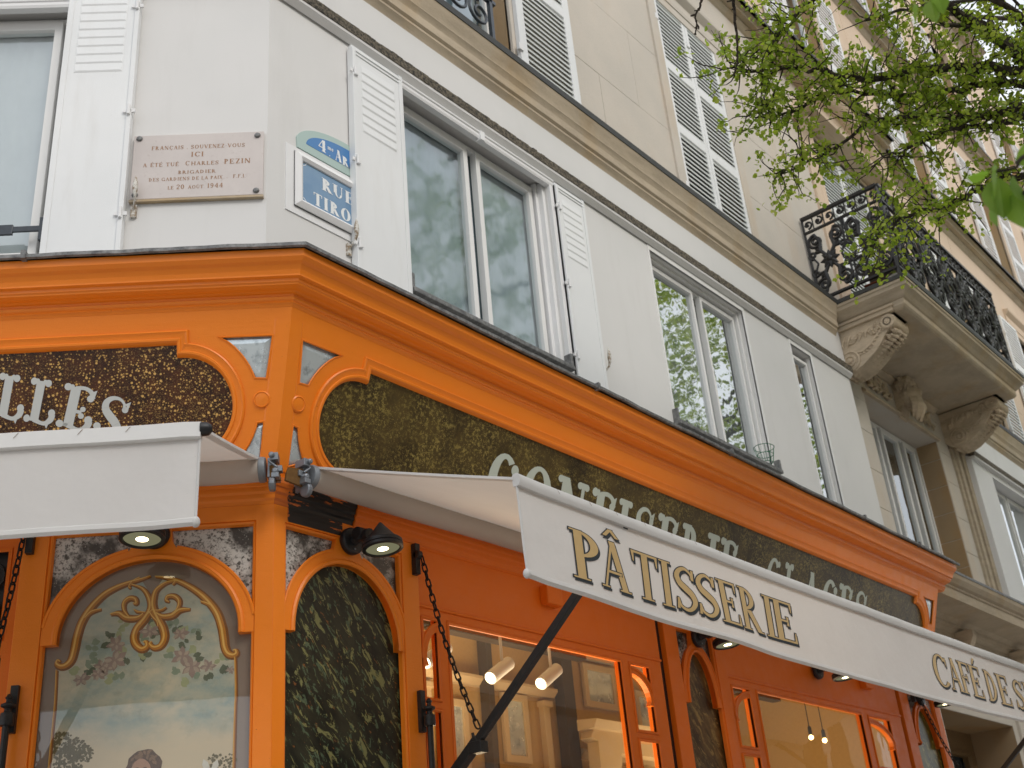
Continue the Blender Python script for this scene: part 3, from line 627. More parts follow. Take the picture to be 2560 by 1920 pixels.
# windows ---------------------------------------------------------------
def window(f, u0, u1, z0, z1, d, panes, fw=.055, mat='window_paint', gl='window_glass', back='net_curtain', backd=.10, room=True, sub=True):
    """casement: outer frame, leaf frames and panes given as [(ua,ub)]"""
    mb = MB(); mb.plate(f, rect(u0, u1, z0, z1), d-.04, d, [rect(u0+fw*.6, u1-fw*.6, z0+fw*.6, z1-fw*.6)])
    win = mb.build('window', mat, bld, bevel=.003)
    for a, b_ in panes:
        m2 = MB(); m2.plate(f, rect(a-fw*.75, b_+fw*.75, z0+fw*.45, z1-fw*.45), d-.035, d+.014, [rect(a, b_, z0+fw*1.5, z1-fw*1.5)])
        m2.mould(f, rect(a, b_, z0+fw*1.5, z1-fw*1.5), [(0,d-.01),(-.006,d-.002),(-.012,d+.0135)], sign=-1)
        m2.build('casement', mat, win, bevel=.003)
        m3 = MB(); m3.add([W(f,a,z0+fw*1.5,d-.012), W(f,b_,z0+fw*1.5,d-.012), W(f,b_,z1-fw*1.5,d-.012), W(f,a,z1-fw*1.5,d-.012)], [(0,1,2,3)]); m3.build('pane', gl, win)
    if back:
        m4 = MB(); n = 60
        for i in range(n+1):
            u = u0+(u1-u0)*i/n; dd = d-backd+.003*math.sin(i*1.7)+.003*math.sin(i*.6)
            m4.v += [W(f,u,z0,dd), W(f,u,z1,dd)]
        m4.f = [(2*i,2*i+2,2*i+3,2*i+1) for i in range(n)]
        m4.build('curtain_backing', back, win, smooth=True)
    if room: roombox(f, u0, u1, z0, z1, d-.6, d-.03, 'dark_room')
    return win
window('R', 1.06, 2.46, 4.86, 6.40, REC, [(1.18,1.705),(1.862,2.352)], .052, gl='milky_glass', backd=.06)
window('R', 3.70, 5.07, 4.96, 6.40, REC, [(3.80,4.37),(4.53,5.01)], .035, gl='sky_glass', back='pale_blind_haze', backd=.12)  # pale cloth added behind these panes to haze their dark reflections
window('R', 5.90, 6.28, 4.96, 6.38, WD-.05, [(5.95,6.235)], .03, gl='sky_glass', back=None)
window('L', 1.15, 2.60, 4.83, 6.41, REC, [(1.245,1.80),(1.93,2.5)], .055, gl='milky_glass', backd=.05, back='pale_blind_haze')
# trims of these openings
def bar(f, u0, u1, z0, z1, d0, d1, name, mat, parent=bld, bev=.002): mb = MB(); mb.box(f, u0, u1, z0, z1, d0, d1); return mb.build(name, mat, parent, bevel=bev)
for f, a, b_ in (('R',1.02,2.50), ('L',1.13,2.64)):
    mb = MB(); mb.sweep(f, [(WD-.01,6.385),(WD+.028,6.385),(WD+.034,6.40),(WD+.034,6.432),(WD+.022,6.440),(WD-.01,6.445)], a, b_); mb.build('window_head', 'white_paint', bld)
    mb = MB(); mb.tube([W(f,a,6.43,WD+.03), W(f,b_,6.43,WD+.03)], .012, 10); mb.build('shutter_rail', 'white_paint', bld, smooth=True)
bar('R', 1.75, 1.79, 6.37, 6.44, WD, WD+.048, 'rail_clip', 'white_paint')
mb = MB()
for a, b_, d0 in ((2.41,2.46,-.30),(2.435,2.475,-.262)): mb.box('R', a, b_, 4.9, 6.42, SD, d0)
mb.build('window_jamb', 'white_paint', bld, bevel=.003)
for (a, b_, z1) in ((3.70,5.07,6.43),(5.90,6.28,6.43)):
    mb = MB(); mb.plate('R', [(a-.02,4.93),(b_+.03,4.93),(b_+.03,z1+.045),(a-.02,z1+.045)], WD-.01, WD+.006, [rect(a, b_, 4.94, z1)]); 
    if a < 5: mb.plate('R', [(a,4.94),(b_,4.94),(b_,z1),(a,z1)], SD, -.29, [rect(a+.02, b_-.02, 4.95, z1-.02)])
    mb.build('architrave', 'window_paint', bld, bevel=.003)
for a, b_ in ((1.06,2.47),(3.66,5.12)):
    mb = MB(); mb.box('R', a, b_, 4.955, 4.985, SD-.03, WD+.06); mb.box('R', b_-.03, b_-.005, 4.98, 5.07, WD, WD+.055); mb.box('R', a+.002, a+.02, 4.98, 5.08, WD, WD+.045); mb.build('zinc_sill', 'zinc', bld, bevel=.003)
mb = MB(); mb.box('L', 1.30, 2.9, 4.975, 5.03, WD-.02, WD-.005); mb.box('L', 1.155, 1.31, 4.99, 5.02, WD-.02, WD-.008); mb.box('L', 1.15, 1.175, 4.93, 5.06, WD-.02, WD+.004)
mb.build('guard_bar', 'blue_black_iron', bld, bevel=.002)
# solid metal shutters of the first storey (upper part pressed into louvres)
def plank_shutter(f, u0, u1, z0, z1, d, hinge_u, zl, split=None, ang=0.0):
    """panel shutter lying open against the wall; zl = louvre band"""
    mb = MB(); mb.box(f, u0, u1, z0, z1, d-.03, d); mb.box(f, hinge_u-.012, hinge_u+.012, z0, z1-.02, d-.035, d+.012)
    mb.box(f, u0+.012, u1-.012, z1-.035, z1-.022, d, d+.006); mb.box(f, u0+.012, u1-.012, z1-.06, z1-.05, d, d+.005)
    far = u1 if abs(hinge_u-u0) < abs(hinge_u-u1) else u0
    mb.box(f, min(far, far+(.03 if far == u0 else -.03)), max(far, far+(.03 if far == u0 else -.03)), z0, z1, d, d+.004)
    sh = mb.build('shutter', 'shutter_white', bld, bevel=.002)
    n = int(round((zl[1]-zl[0])/.058))
    for i in range(n):
        za = zl[0]+(zl[1]-zl[0])*i/n; zb = za+.048; a, b_ = u0+(u1-u0)*.17, u1-(u1-u0)*.17
        m2 = MB(); m2.add([W(f,a,zb,d+.0005), W(f,b_,zb,d+.0005), W(f,b_-.010,za,d+.0042), W(f,a+.010,za,d+.0042), W(f,a,za-.010,d+.0005), W(f,b_,za-.010,d+.0005)], [(0,1,2,3),(3,2,5,4),(0,3,4),(1,5,2)])
        m2.build('louvre', 'shutter_white', sh)
    for zh in (z0+.28, z0+(z1-z0)*.5, z1-.2):
        m3 = MB(); m3.tube([W(f,hinge_u,zh-.03,d+.018), W(f,hinge_u,zh+.03,d+.018)], .009, 8); m3.box(f, hinge_u-.03, hinge_u+.03, zh-.012, zh+.008, d, d+.012); m3.build('hinge', 'white_paint', sh, smooth=True)
    return sh
plank_shutter('R', .655, 1.055, 4.80, 6.44, -.20, .665, (5.86,6.34))
plank_shutter('R', 2.50, 2.83, 4.80, 6.42, -.20, 2.512, (5.85,6.32))
plank_shutter('L', .775, 1.145, 4.75, 6.56, -.205, .785, (5.93,6.50))
bar('R', 2.462, 2.498, 4.9, 6.43, WD, WD+.03, 'hinge_post', 'white_paint')
# shutter catches
def catch(f, u, z, mirror=1):
    mb = MB(); mb.box(f, u-.014, u+.014, z-.10, z-.03, WD, WD+.014); mb.tube([W(f,u,z-.06,WD+.012), W(f,u+.012*mirror,z-.02,WD+.045), W(f,u+.012*mirror,z+.02,WD+.055)], [.005,.007,.007], 8)
    mb.lathe(W(f,u+.012*mirror,z+.01,WD+.056), (0,0,1), [(.003,-.02),(.010,0),(.014,.03),(.012,.06),(.005,.09),(.002,.10)], 10); mb.build('shutter_catch', 'worn_iron_white', bld, smooth=True, angle=50)
catch('L', .735, 5.13, -1); catch('R', .635, 5.115, 1); catch('R', 2.86, 5.15, 1)

# louvred shutters and windows of the stone storeys
slat_cache = {}
def slat(parent, f, u0, u1, z, d, t=.028):
    k_ = (round(u1-u0, 3), t)
    if k_ not in slat_cache:
        mb = MB(); h = (u1-u0)/2; s2 = t
        # outer edge low, inner edge high
        mb.v = [Vector(p) for p in ((-h,.014,.025),(h,.014,.025),(h,-.014,-.004),(-h,-.014,-.004),(-h,.014,.006),(h,.014,.006),(h,-.014,-.024),(-h,-.014,-.024))]
        mb.f = [(0,1,2,3),(4,7,6,5),(0,4,5,1),(3,2,6,7),(0,3,7,4),(1,5,6,2)]
        slat_cache[k_] = mb.mesh('slat', 'slat_paint', Vector((0,0,0)))
    return link('slat', slat_cache[k_], W(f, (u0+u1)/2, z, d), parent, ROT[f])
def louvre_leaf(f, u0, u1, z0, z1, d, rails, pitch=.052, st=.05, single=True, dark=False):
    mb = MB(); holes = []; zs = [z0]+list(rails)+[z1]
    for i in range(len(zs)-1): holes.append(rect(u0+st, u1-st, zs[i]+(.05 if i else .08), zs[i+1]-.05))
    mb.plate(f, rect(u0, u1, z0, z1), d-.035, d, holes)
    sh = mb.build('shutter', 'shutter_white', bld, bevel=.002)
    joined = MB()
    for i in range(len(zs)-1):
        a, b_ = zs[i]+(.05 if i else .08), zs[i+1]-.05; n = int((b_-a)/pitch)
        for j in range(n):
            z = a+(j+.5)*(b_-a)/n
            if single: slat(sh, f, u0+st, u1-st, z, d-.017)
            else: joined.add([W(f,u0+st,z+.006,d-.030), W(f,u1-st,z+.006,d-.030), W(f,u1-st,z-.024,d-.003), W(f,u0+st,z-.024,d-.003), W(f,u0+st,z+.001,d-.003), W(f,u1-st,z+.001,d-.003)], [(0,1,2,3),(3,2,5,4)])
    if joined.v: joined.build('slats', 'shutter_white', sh, kind='stuff')
    for zh in (z0+.25, z1-.3):
        m3 = MB(); m3.box(f, u0-.03, u0+.02, zh-.03, zh+.03, d-.01, d+.012); m3.build('hinge', 'white_paint', sh)
    return sh
def hood(f, u0, u1, z, d, mat='limestone', up=.0):
    mb = MB(); mb.sweep(f, [(d-.02,z),(d+.03,z),(d+.035,z+.05),(d+.02,z+.06),(d+.02,z+.16),(d+.05,z+.19),(d+.075,z+.22),(d+.08,z+.25),(d-.02,z+.27)], u0-.22, u1+.22); mb.build('window_hood', mat, bld, smooth=True, angle=25)
    mb = MB(); mb.plate(f, rect(u0-.13, u1+.13, 7.3 if z < 10 else z-2.3, z+.02), d-.02, d+.022, [rect(u0, u1, 7.29 if z < 10 else z-2.3, z-.10)]); mb.build('window_surround', mat, bld, bevel=.004)
# window B : both leaves closed
louvre_leaf('R', 4.72, 5.262, 7.36, 9.86, SD+.012, (8.27, 9.02)); louvre_leaf('R', 5.268, 5.83, 7.36, 9.86, SD+.012, (8.27, 9.02))
roombox('R', 4.72, 5.83, 7.3, 9.88, -.9, SD-.03, 'dark_room')
hood('R', 4.72, 5.83, 9.92, SD)
# window A : shutter folded back against the wall, railing
louvre_leaf('R', 2.435, 3.146, 7.40, 9.86, SD+.06, (8.42,), .052, .085)
window('R', 1.0, 2.40, 7.32, 9.88, SD-.14, [(1.08,1.62),(1.76,2.3)]); hood('R', 1.0, 2.40, 9.92, SD)
louvre_leaf('R', .25, .96, 7.40, 9.86, SD+.06, (8.42,), .052, .085, single=False)
rl = MB()
rl.box('R', 1.0, 2.16, 8.22, 8.27, SD+.02, SD+.06); rl.box('R', 2.13, 2.16, 7.32, 8.25, SD+.02, SD+.05); rl.box('R', 1.0, 2.20, 7.90, 7.93, SD+.02, SD+.05); rl.box('R', 1.0, 2.16, 7.42, 7.45, SD+.02, SD+.05)
def spiral(mb, f, cu, cz, r, d, turns=1.6, a0=0, sgn=1, rad=.012, n=26, seg=6):
    pts = []
    for i in range(n+1):
        t = i/n; a = a0+sgn*turns*2*pi*t; rr = r*(1-t*.82); pts.append(W(f, cu+rr*math.cos(a), cz+rr*math.sin(a), d))
    mb.tube(pts, rad, seg)
for i in range(5): spiral(rl, 'R', 2.02-i*.24, 7.72, .12, SD+.035, a0=R(90), sgn=(-1)**i); spiral(rl, 'R', 2.02-i*.24, 8.07, .10, SD+.035, a0=R(-90), sgn=(-1)**i)
rl.build('window_railing', 'blue_black_iron', bld, smooth=True)
# window C behind the balcony and the windows beyond
louvre_leaf('R', 7.97, 8.648, 7.36, 9.92, SD+.012, (8.27, 9.02)); louvre_leaf('R', 8.654, 9.33, 7.36, 9.92, SD+.012, (8.27, 9.02))
roombox('R', 7.95, 9.35, 7.3, 9.94, -.9, SD-.03, 'dark_room')
mb = MB(); mb.plate('R', rect(7.70, 9.60, 7.3, 10.02), SD-.02, SD+.03, [rect(7.95, 9.35, 7.29, 9.94)]); mb.mould('R', [(7.95,7.3),(7.95,9.94),(9.35,9.94),(9.35,7.3)], [(0,SD-.02),(0,SD+.045),(.03,SD+.05),(.06,SD+.035),(.09,SD+.05),(.12,SD+.03)], closed=False, sign=-1); mb.build('window_surround', 'limestone_warm', bld, bevel=.004)
arch = ell(8.65, 10.02, 1.02, .62, 0, 180, 26)
mb = MB(); mb.mould('R', arch, [(-.16,SD),(-.16,SD+.10),(-.10,SD+.12),(-.06,SD+.20),(.02,SD+.26),(.05,SD+.27),(.05,SD)], closed=False, sign=1); mb.build('curved_pediment', 'limestone_warm', bld, smooth=True, angle=30)
mb = MB(); mb.sweep('R', [(SD,9.98),(SD+.10,9.98),(SD+.16,10.02),(SD+.25,10.05),(SD+.26,10.10),(SD,10.12)], 7.55, 9.75); mb.build('pediment_base', 'limestone_warm', bld)
def volute(mb, c, ax, up, out_, r, width, turns=2.2, n=40):
    """scroll of stone: spiral band of given width about point c; ax = axis, out_/up = plane"""
    for i in range(n):
        pass
def console(f, u, z, d, w_, h, pr, name='console', mat='carved_stone'):
    mb = MB(); n = 22; prof = []
    for i in range(n+1):
        t = i/n; prof.append((d + pr*(1-t)**1.25*(1+.10*math.sin(t*pi*2.0)) , z - h*t))
    prof = [(d, z)] + prof + [(d, z-h)]
    mb.sweep(f, prof, u-w_/2, u+w_/2)
    for s_ in (-1, 1):
        c0 = (d+pr*.80, z-h*.13); 
        mb.lathe(W(f, u+s_*(w_/2+.012), c0[1], c0[0]), FR[f][0]*-s_, [(.001,0),(h*.10,0),(h*.115,.01),(h*.115,w_*.25)], 18)
    mb.lathe(W(f, u-w_/2, z-h*.13, d+pr*.80), FR[f][0], [(h*.11,0),(h*.11,w_)], 18)
    return mb.build(name, mat, bld, smooth=True, angle=40)
for u in (7.72, 9.58): console('R', u, 10.0, SD, .16, .34, .16, 'hood_console', 'limestone_warm')
for i, (a, b_, z0, z1) in enumerate(hl2[3:]):
    window('R', a, b_, z0+.02, z1, SD-.16, [(a+.08,(a+b_)/2-.06),((a+b_)/2+.06,b_-.08)], gl='window_glass', sub=False); hood('R', a, b_, z1+.04, SD, 'limestone_warm')
    lw_ = (b_-a)/2
    louvre_leaf('R', a-lw_-.04, a-.04, 7.36, z1-.02, SD+.06, (8.27, 9.02), single=(i == 0)); louvre_leaf('R', b_+.04, b_+lw_+.04, 7.36, z1-.02, SD+.06, (8.27,9.02), single=False)
for j, hl in enumerate((hl3, hl4)):
    for i, (a, b_, z0, z1) in enumerate(hl):
        window('R', a, b_, z0+.02, z1, SD-.14, [(a+.07,(a+b_)/2-.05),((a+b_)/2+.05,b_-.07)], gl='window_glass', sub=False)
        if j == 0: mb = MB(); mb.plate('R', rect(a-.10, b_+.10, z0-.06, z1+.12), SD-.02, SD+.03, [rect(a, b_, z0, z1)]); mb.build('window_surround', 'limestone_warm', bld, bevel=.004)
        louvre_leaf('R', a-.70, a-.06, z0+.06, z1-.02, SD+.06, (z0+.85, z0+1.55), .07, single=False); louvre_leaf('R', b_+.06, b_+.70, z0+.06, z1-.02, SD+.06, (z0+.85, z0+1.55), .07, single=False)
        if j == 1: mb = MB(); mb.mould('R', ell((a+b_)/2, z1-.1, (b_-a)/2+.12, .45, 0, 180, 16), [(-.12,SD),(-.12,SD+.08),(0,SD+.12),(.02,SD)], closed=False); mb.build('arched_hood', 'limestone_warm', bld, smooth=True)
for hh in ((1.3,2.5,7.32,9.88), (1.4,2.4,10.97,13.2)): window('L', *hh, SD-.14, [(hh[0]+.08,1.84),(1.96,hh[1]-.08)], gl='window_glass')
# rendered first storey beyond the portal
mb = MB(); mb.plate('R', rect(10.24, 22, 4.86, 6.50), -.6, WD, [rect(10.86,12.35,4.95,6.43), rect(13.4,14.8,4.95,6.43), rect(16,17.4,4.95,6.43)]); mb.build('rendered_wall', 'white_paint', bld)
for a, b_ in ((10.86,12.35),(13.4,14.8),(16,17.4)):
    window('R', a, b_, 4.96, 6.42, WD-.13, [(a+.22,(a+b_)/2-.06),((a+b_)/2+.06,b_-.08)], .045, gl='sky_glass', back=None)
mb = MB(); mb.plate('R', rect(10.24, 22, 6.60, 7.0), -.6, WD); mb.build('rendered_frieze', 'white_paint', bld)
mb = MB(); mb.sweep('R', [(-.5,6.50),(WD,6.50),(WD+.045,6.505),(WD+.045,6.53),(-.5,6.60)], 10.24, 22); mb.build('string_course', 'white_render', bld)
mb = MB(); mb.box('R', 10.24, 22, 6.53, 6.595, WD-.02, WD+.05); mb.build('weathered_ledge', 'weathered_string', bld)

# portal bay: opening with stone jambs, carved lintel, consoles, balcony
OP = (7.71, 9.58); JD = -.61
for s_, (ua, ub) in enumerate(((7.10, OP[0]), (OP[1], 9.93))):
    zz = 4.5; i = 0
    while zz < 6.98:
        h = (.42, .36, .40)[i % 3]; z1 = min(zz+h, 7.0)
        mb = MB(); mb.box('R', ua, ub, zz+.002, z1-.002, JD-.1, SD); mb.build('stone_block', ('limestone_ochre' if False else 'limestone'), bld, bevel=.004)
        zz = z1; i += 1
zz = 4.5
for i in range(7):                                             # reveal blocks of the right-hand jamb
    h = .31; mb = MB(); mb.box('R', OP[1]-.004, OP[1]+.01, zz+.003, zz+h-.003, JD, SD-.012); mb.build('reveal_block', 'limestone_ochre', bld, bevel=.003); zz += h
mb = MB(); mb.box('R', OP[0], OP[1], 6.57, 7.0, JD-.1, SD-.001); mb.build('lintel', 'limestone', bld)
mb = MB(); mb.sweep('R', [(SD,6.57),(SD+.035,6.57),(SD+.04,6.595),(SD+.015,6.62),(SD,6.63)], OP[0]-.02, OP[1]+.02); mb.sweep('R', [(SD,6.93),(SD+.02,6.93),(SD+.07,6.97),(SD+.07,7.0),(SD,7.0)], OP[0]-.1, OP[1]+.1); mb.build('lintel_moulding', 'carved_stone', bld)
mb = MB()
for a, b_, d1 in ((9.93,9.985,SD+.03),(9.985,10.06,SD+.055),(10.06,10.14,SD+.035),(10.14,10.24,SD+.06)): mb.box('R', a, b_, 4.3, 6.75 if a > 9.95 else 6.6, JD, d1)
mb.build('pilaster_moulding', 'cornice_stone', bld, bevel=.006)
roombox('R', OP[0], OP[1], 4.4, 6.57, JD-.9, JD+.02, 'dark_room')
window('R', OP[0], OP[1], 4.4, 6.56, JD, [(7.86,8.43),(8.62,8.975),(9.20,9.42)], .06, back=None, gl='window_glass', room=False)
# carved scrollwork of the lintel
for s_ in (-1, 1):
    mb = MB()
    for i, (du, r, a0) in enumerate(((.36,.10,0),(.56,.085,180),(.74,.07,20))):
        cu = 8.65+s_*du
        spiral(mb, 'R', cu, 6.77, r, SD+.025, 1.5, R(a0), s_*(-1)**i, .018, 22, 7)
    for i in range(9):
        u = 8.65+s_*(.28+i*.062); a = R(50 if i % 2 else -50)
        mb.tube([W('R',u,6.77,SD+.01), W('R',u+s_*.04,6.77+.10*math.sin(a),SD+.045), W('R',u+s_*.075,6.77+.13*math.sin(a),SD+.02)], [.012,.022,.004], 7)
    mb.build('carved_scrollwork', 'carved_stone', bld, smooth=True, angle=60)
# bearded head of the keystone
mb = MB(); hc = Vector(W('R', 8.65, 6.80, SD+.13)); tilt = Matrix.Rotation(R(-18), 3, 'X')
mb.ball(hc, (.115,.12,.17), 14, tilt)
mb.ball(hc+Vector((0,.02,.10)), (.15,.12,.10), 12); mb.ball(hc+Vector((0,-.115,-.005)), (.020,.034,.042), 8, tilt)
for s_ in (-1, 1):
    mb.ball(hc+Vector((s_*.045,-.098,.038)), (.036,.022,.012), 8); mb.ball(hc+Vector((s_*.042,-.093,.014)), (.017,.014,.011), 8); mb.ball(hc+Vector((s_*.055,-.075,-.03)), (.035,.035,.035), 8); mb.ball(hc+Vector((s_*.118,0,.0)), (.015,.03,.04), 6)
mb.tube([hc+Vector((-.045,-.10,-.062)), hc+Vector((0,-.125,-.052)), hc+Vector((.045,-.10,-.062))], [.008,.013,.008], 7)
for i in range(26):
    a = -1.15+2.3*(i/25); x = .105*math.sin(a); y = -.10*math.cos(a)
    L_ = .20+.06*math.cos(a)+random.uniform(-.03,.03)
    mb.tube([hc+Vector((x*.9,y*.9,-.05)), hc+Vector((x*1.15+random.uniform(-.01,.01),y*1.15-.01,-.05-L_*.5)), hc+Vector((x*.75,y*.75+.02,-.05-L_))], [.018,.020,.006], 6)
for i in range(30):
    a = random.uniform(-2.2, 2.2); zq = random.uniform(.02,.16); p = hc+Vector((.135*math.sin(a), -.10*math.cos(a)+.02, zq))
    mb.tube([p, p+Vector((random.uniform(-.03,.03),-.02,.03)), p+Vector((random.uniform(-.04,.04),-.005,-.03))], [.014,.018,.006], 6)
mb.sweep('R', [(SD,6.98),(SD+.20,6.98),(SD+.17,6.93),(SD+.05,6.60),(SD,6.55)], 8.56, 8.74)
mb.build('keystone_head', 'carved_stone', bld, smooth=True, angle=60)
# big balcony consoles
def big_console(uc):
    w_ = .30; zt = 6.99; base = SD
    outer = [(.28,6.985),(.315,6.95),(.325,6.90),(.30,6.855),(.25,6.835),(.20,6.80),(.15,6.74),(.09,6.68),(.0,6.62),(-.08,6.575),(-.17,6.545),(-.26,6.545),(-.33,6.58),(base,6.62)]
    mb = MB(); mb.sweep('R', [(base,zt)]+outer, uc-w_/2, uc+w_/2)
    for s_ in (-1, 1):
        for (d, z, r) in ((.245,6.905,.075),(-.20,6.655,.105)):
            c = W('R', uc+s_*(w_/2), z, d)
            mb.lathe(c, Vector((s_,0,0)), [(r,0),(r,.012),(r*.86,.018),(r*.80,.008),(r*.62,.008),(r*.56,.020),(r*.42,.020),(r*.36,.008),(r*.26,.008),(r*.20,.024),(.001,.028)], 22)
        # raised S-band along the side
        band = [(.17,6.86),(.10,6.80),(.03,6.745),(-.05,6.705),(-.12,6.72)]
        mb.tube([W('R', uc+s_*(w_/2+.002), z, d) for d, z in band], [.010,.013,.014,.013,.008], 7)
        for q in range(7):
            d = -.25+q*.062; mb.tube([W('R',uc+s_*(w_/2),6.80+q*.008,d), W('R',uc+s_*(w_/2+.012),6.86+q*.006,d+.02), W('R',uc+s_*(w_/2),6.92,d+.05)], [.008,.014,.004], 6)
    mb.lathe(W('R', uc-w_/2-.02, 6.905, .25), (1,0,0), [(.068,0),(.078,.03),(.060,.09),(.056,w_/2+.02),(.060,w_-.05),(.078,w_+.01),(.068,w_+.04)], 20)
    for i in range(9):                                            # hanging leaves and fruit on the front
        d = .25-i*.06; z = 6.84-i*.033
        for s_ in (-1, 0, 1): mb.ball(W('R', uc+s_*.075, z-.02, d+.015), (.034,.03,.036), 7)
        for s_ in (-1, 1): mb.tube([W('R',uc+s_*.03,z,d), W('R',uc+s_*.11,z-.03,d+.02), W('R',uc+s_*.14,z-.01,d)], [.012,.022,.006], 6)
    rs = random.Random(3)
    for s_ in (-1, 1):
        X = uc+s_*(w_/2)
        for (d0_, z0_, a0_) in ((-.02,6.90,.6),(.06,6.88,.2),(-.12,6.86,1.1),(-.24,6.83,1.7),(.12,6.93,-.2)):
            for q in range(5):
                an = a0_+(q-2)*.5; L_ = .055+.02*rs.random()
                mb.tube([W('R',X-s_*.004,z0_-.04,d0_), W('R',X+s_*.014,z0_-.04+L_*.6*math.sin(an+.8),d0_+L_*.6*math.cos(an+.8)), W('R',X-s_*.002,z0_-.04+L_*math.sin(an+.8),d0_+L_*math.cos(an+.8))], [.006,.012,.003], 6)
        for q in range(14):
            t_ = q/13; mb.ball(W('R', X+s_*.004, 6.60+.245*t_+.02*math.sin(t_*9), -.22+.44*t_), .011, 5)
    for q in range(16):
        t_ = q/15; d_ = .26-.56*t_; z_ = 6.845-.27*t_**.8
        for s_ in (-1, 1): mb.tube([W('R',uc,z_-.01,d_+.02), W('R',uc+s_*.05,z_-.045,d_+.045), W('R',uc+s_*.10,z_-.025,d_+.01), W('R',uc+s_*.135,z_-.05,d_+.03)], [.010,.022,.016,.004], 6)
    o = mb.build('balcony_console', 'carved_stone', bld, smooth=True, angle=45)
    mb = MB(); mb.box('R', uc-w_/2-.03, uc+w_/2+.03, 6.985, 7.03, base, .33); mb.box('R', uc-w_/2-.045, uc+w_/2+.045, 7.03, 7.055, base, .345); mb.build('console_abacus', 'carved_stone', bld, bevel=.005)
for uc in (7.27, 10.02): big_console(uc)
# balcony slab
B0, B1, BD = 7.0, 10.28, .555
def slab_prof(mb, f):
    prof = [(-.14,6.985),(-.12,7.0),(-.105,7.02),(-.105,7.075),(-.09,7.085),(-.06,7.12),(-.015,7.16),(-.012,7.19),(0,7.20),(0,7.225)]
    ring_ = []
    for o, z in prof:
        ring_.append([W('R',B0-o-.0,z,SD), W('R',B0-o,z,BD+o), W('R',B1+o,z,BD+o), W('R',B1+o,z,SD)])
    vs = [p for r_ in ring_ for p in r_]; fs = [(i*4+j, i*4+j+1, (i+1)*4+j+1, (i+1)*4+j) for i in range(len(prof)-1) for j in range(3)]
    fs += [(0,1,2,3), ((len(prof)-1)*4, (len(prof)-1)*4+1, (len(prof)-1)*4+2, (len(prof)-1)*4+3)]
    mb.add(vs, fs)
mb = MB(); slab_prof(mb, 'R'); bal = mb.build('balcony_slab', 'cornice_stone', bld)
bar('R', B0-.008, B1+.008, 7.227, 7.272, SD, BD+.008, 'balcony_edging', 'lead_black', bld, .004)
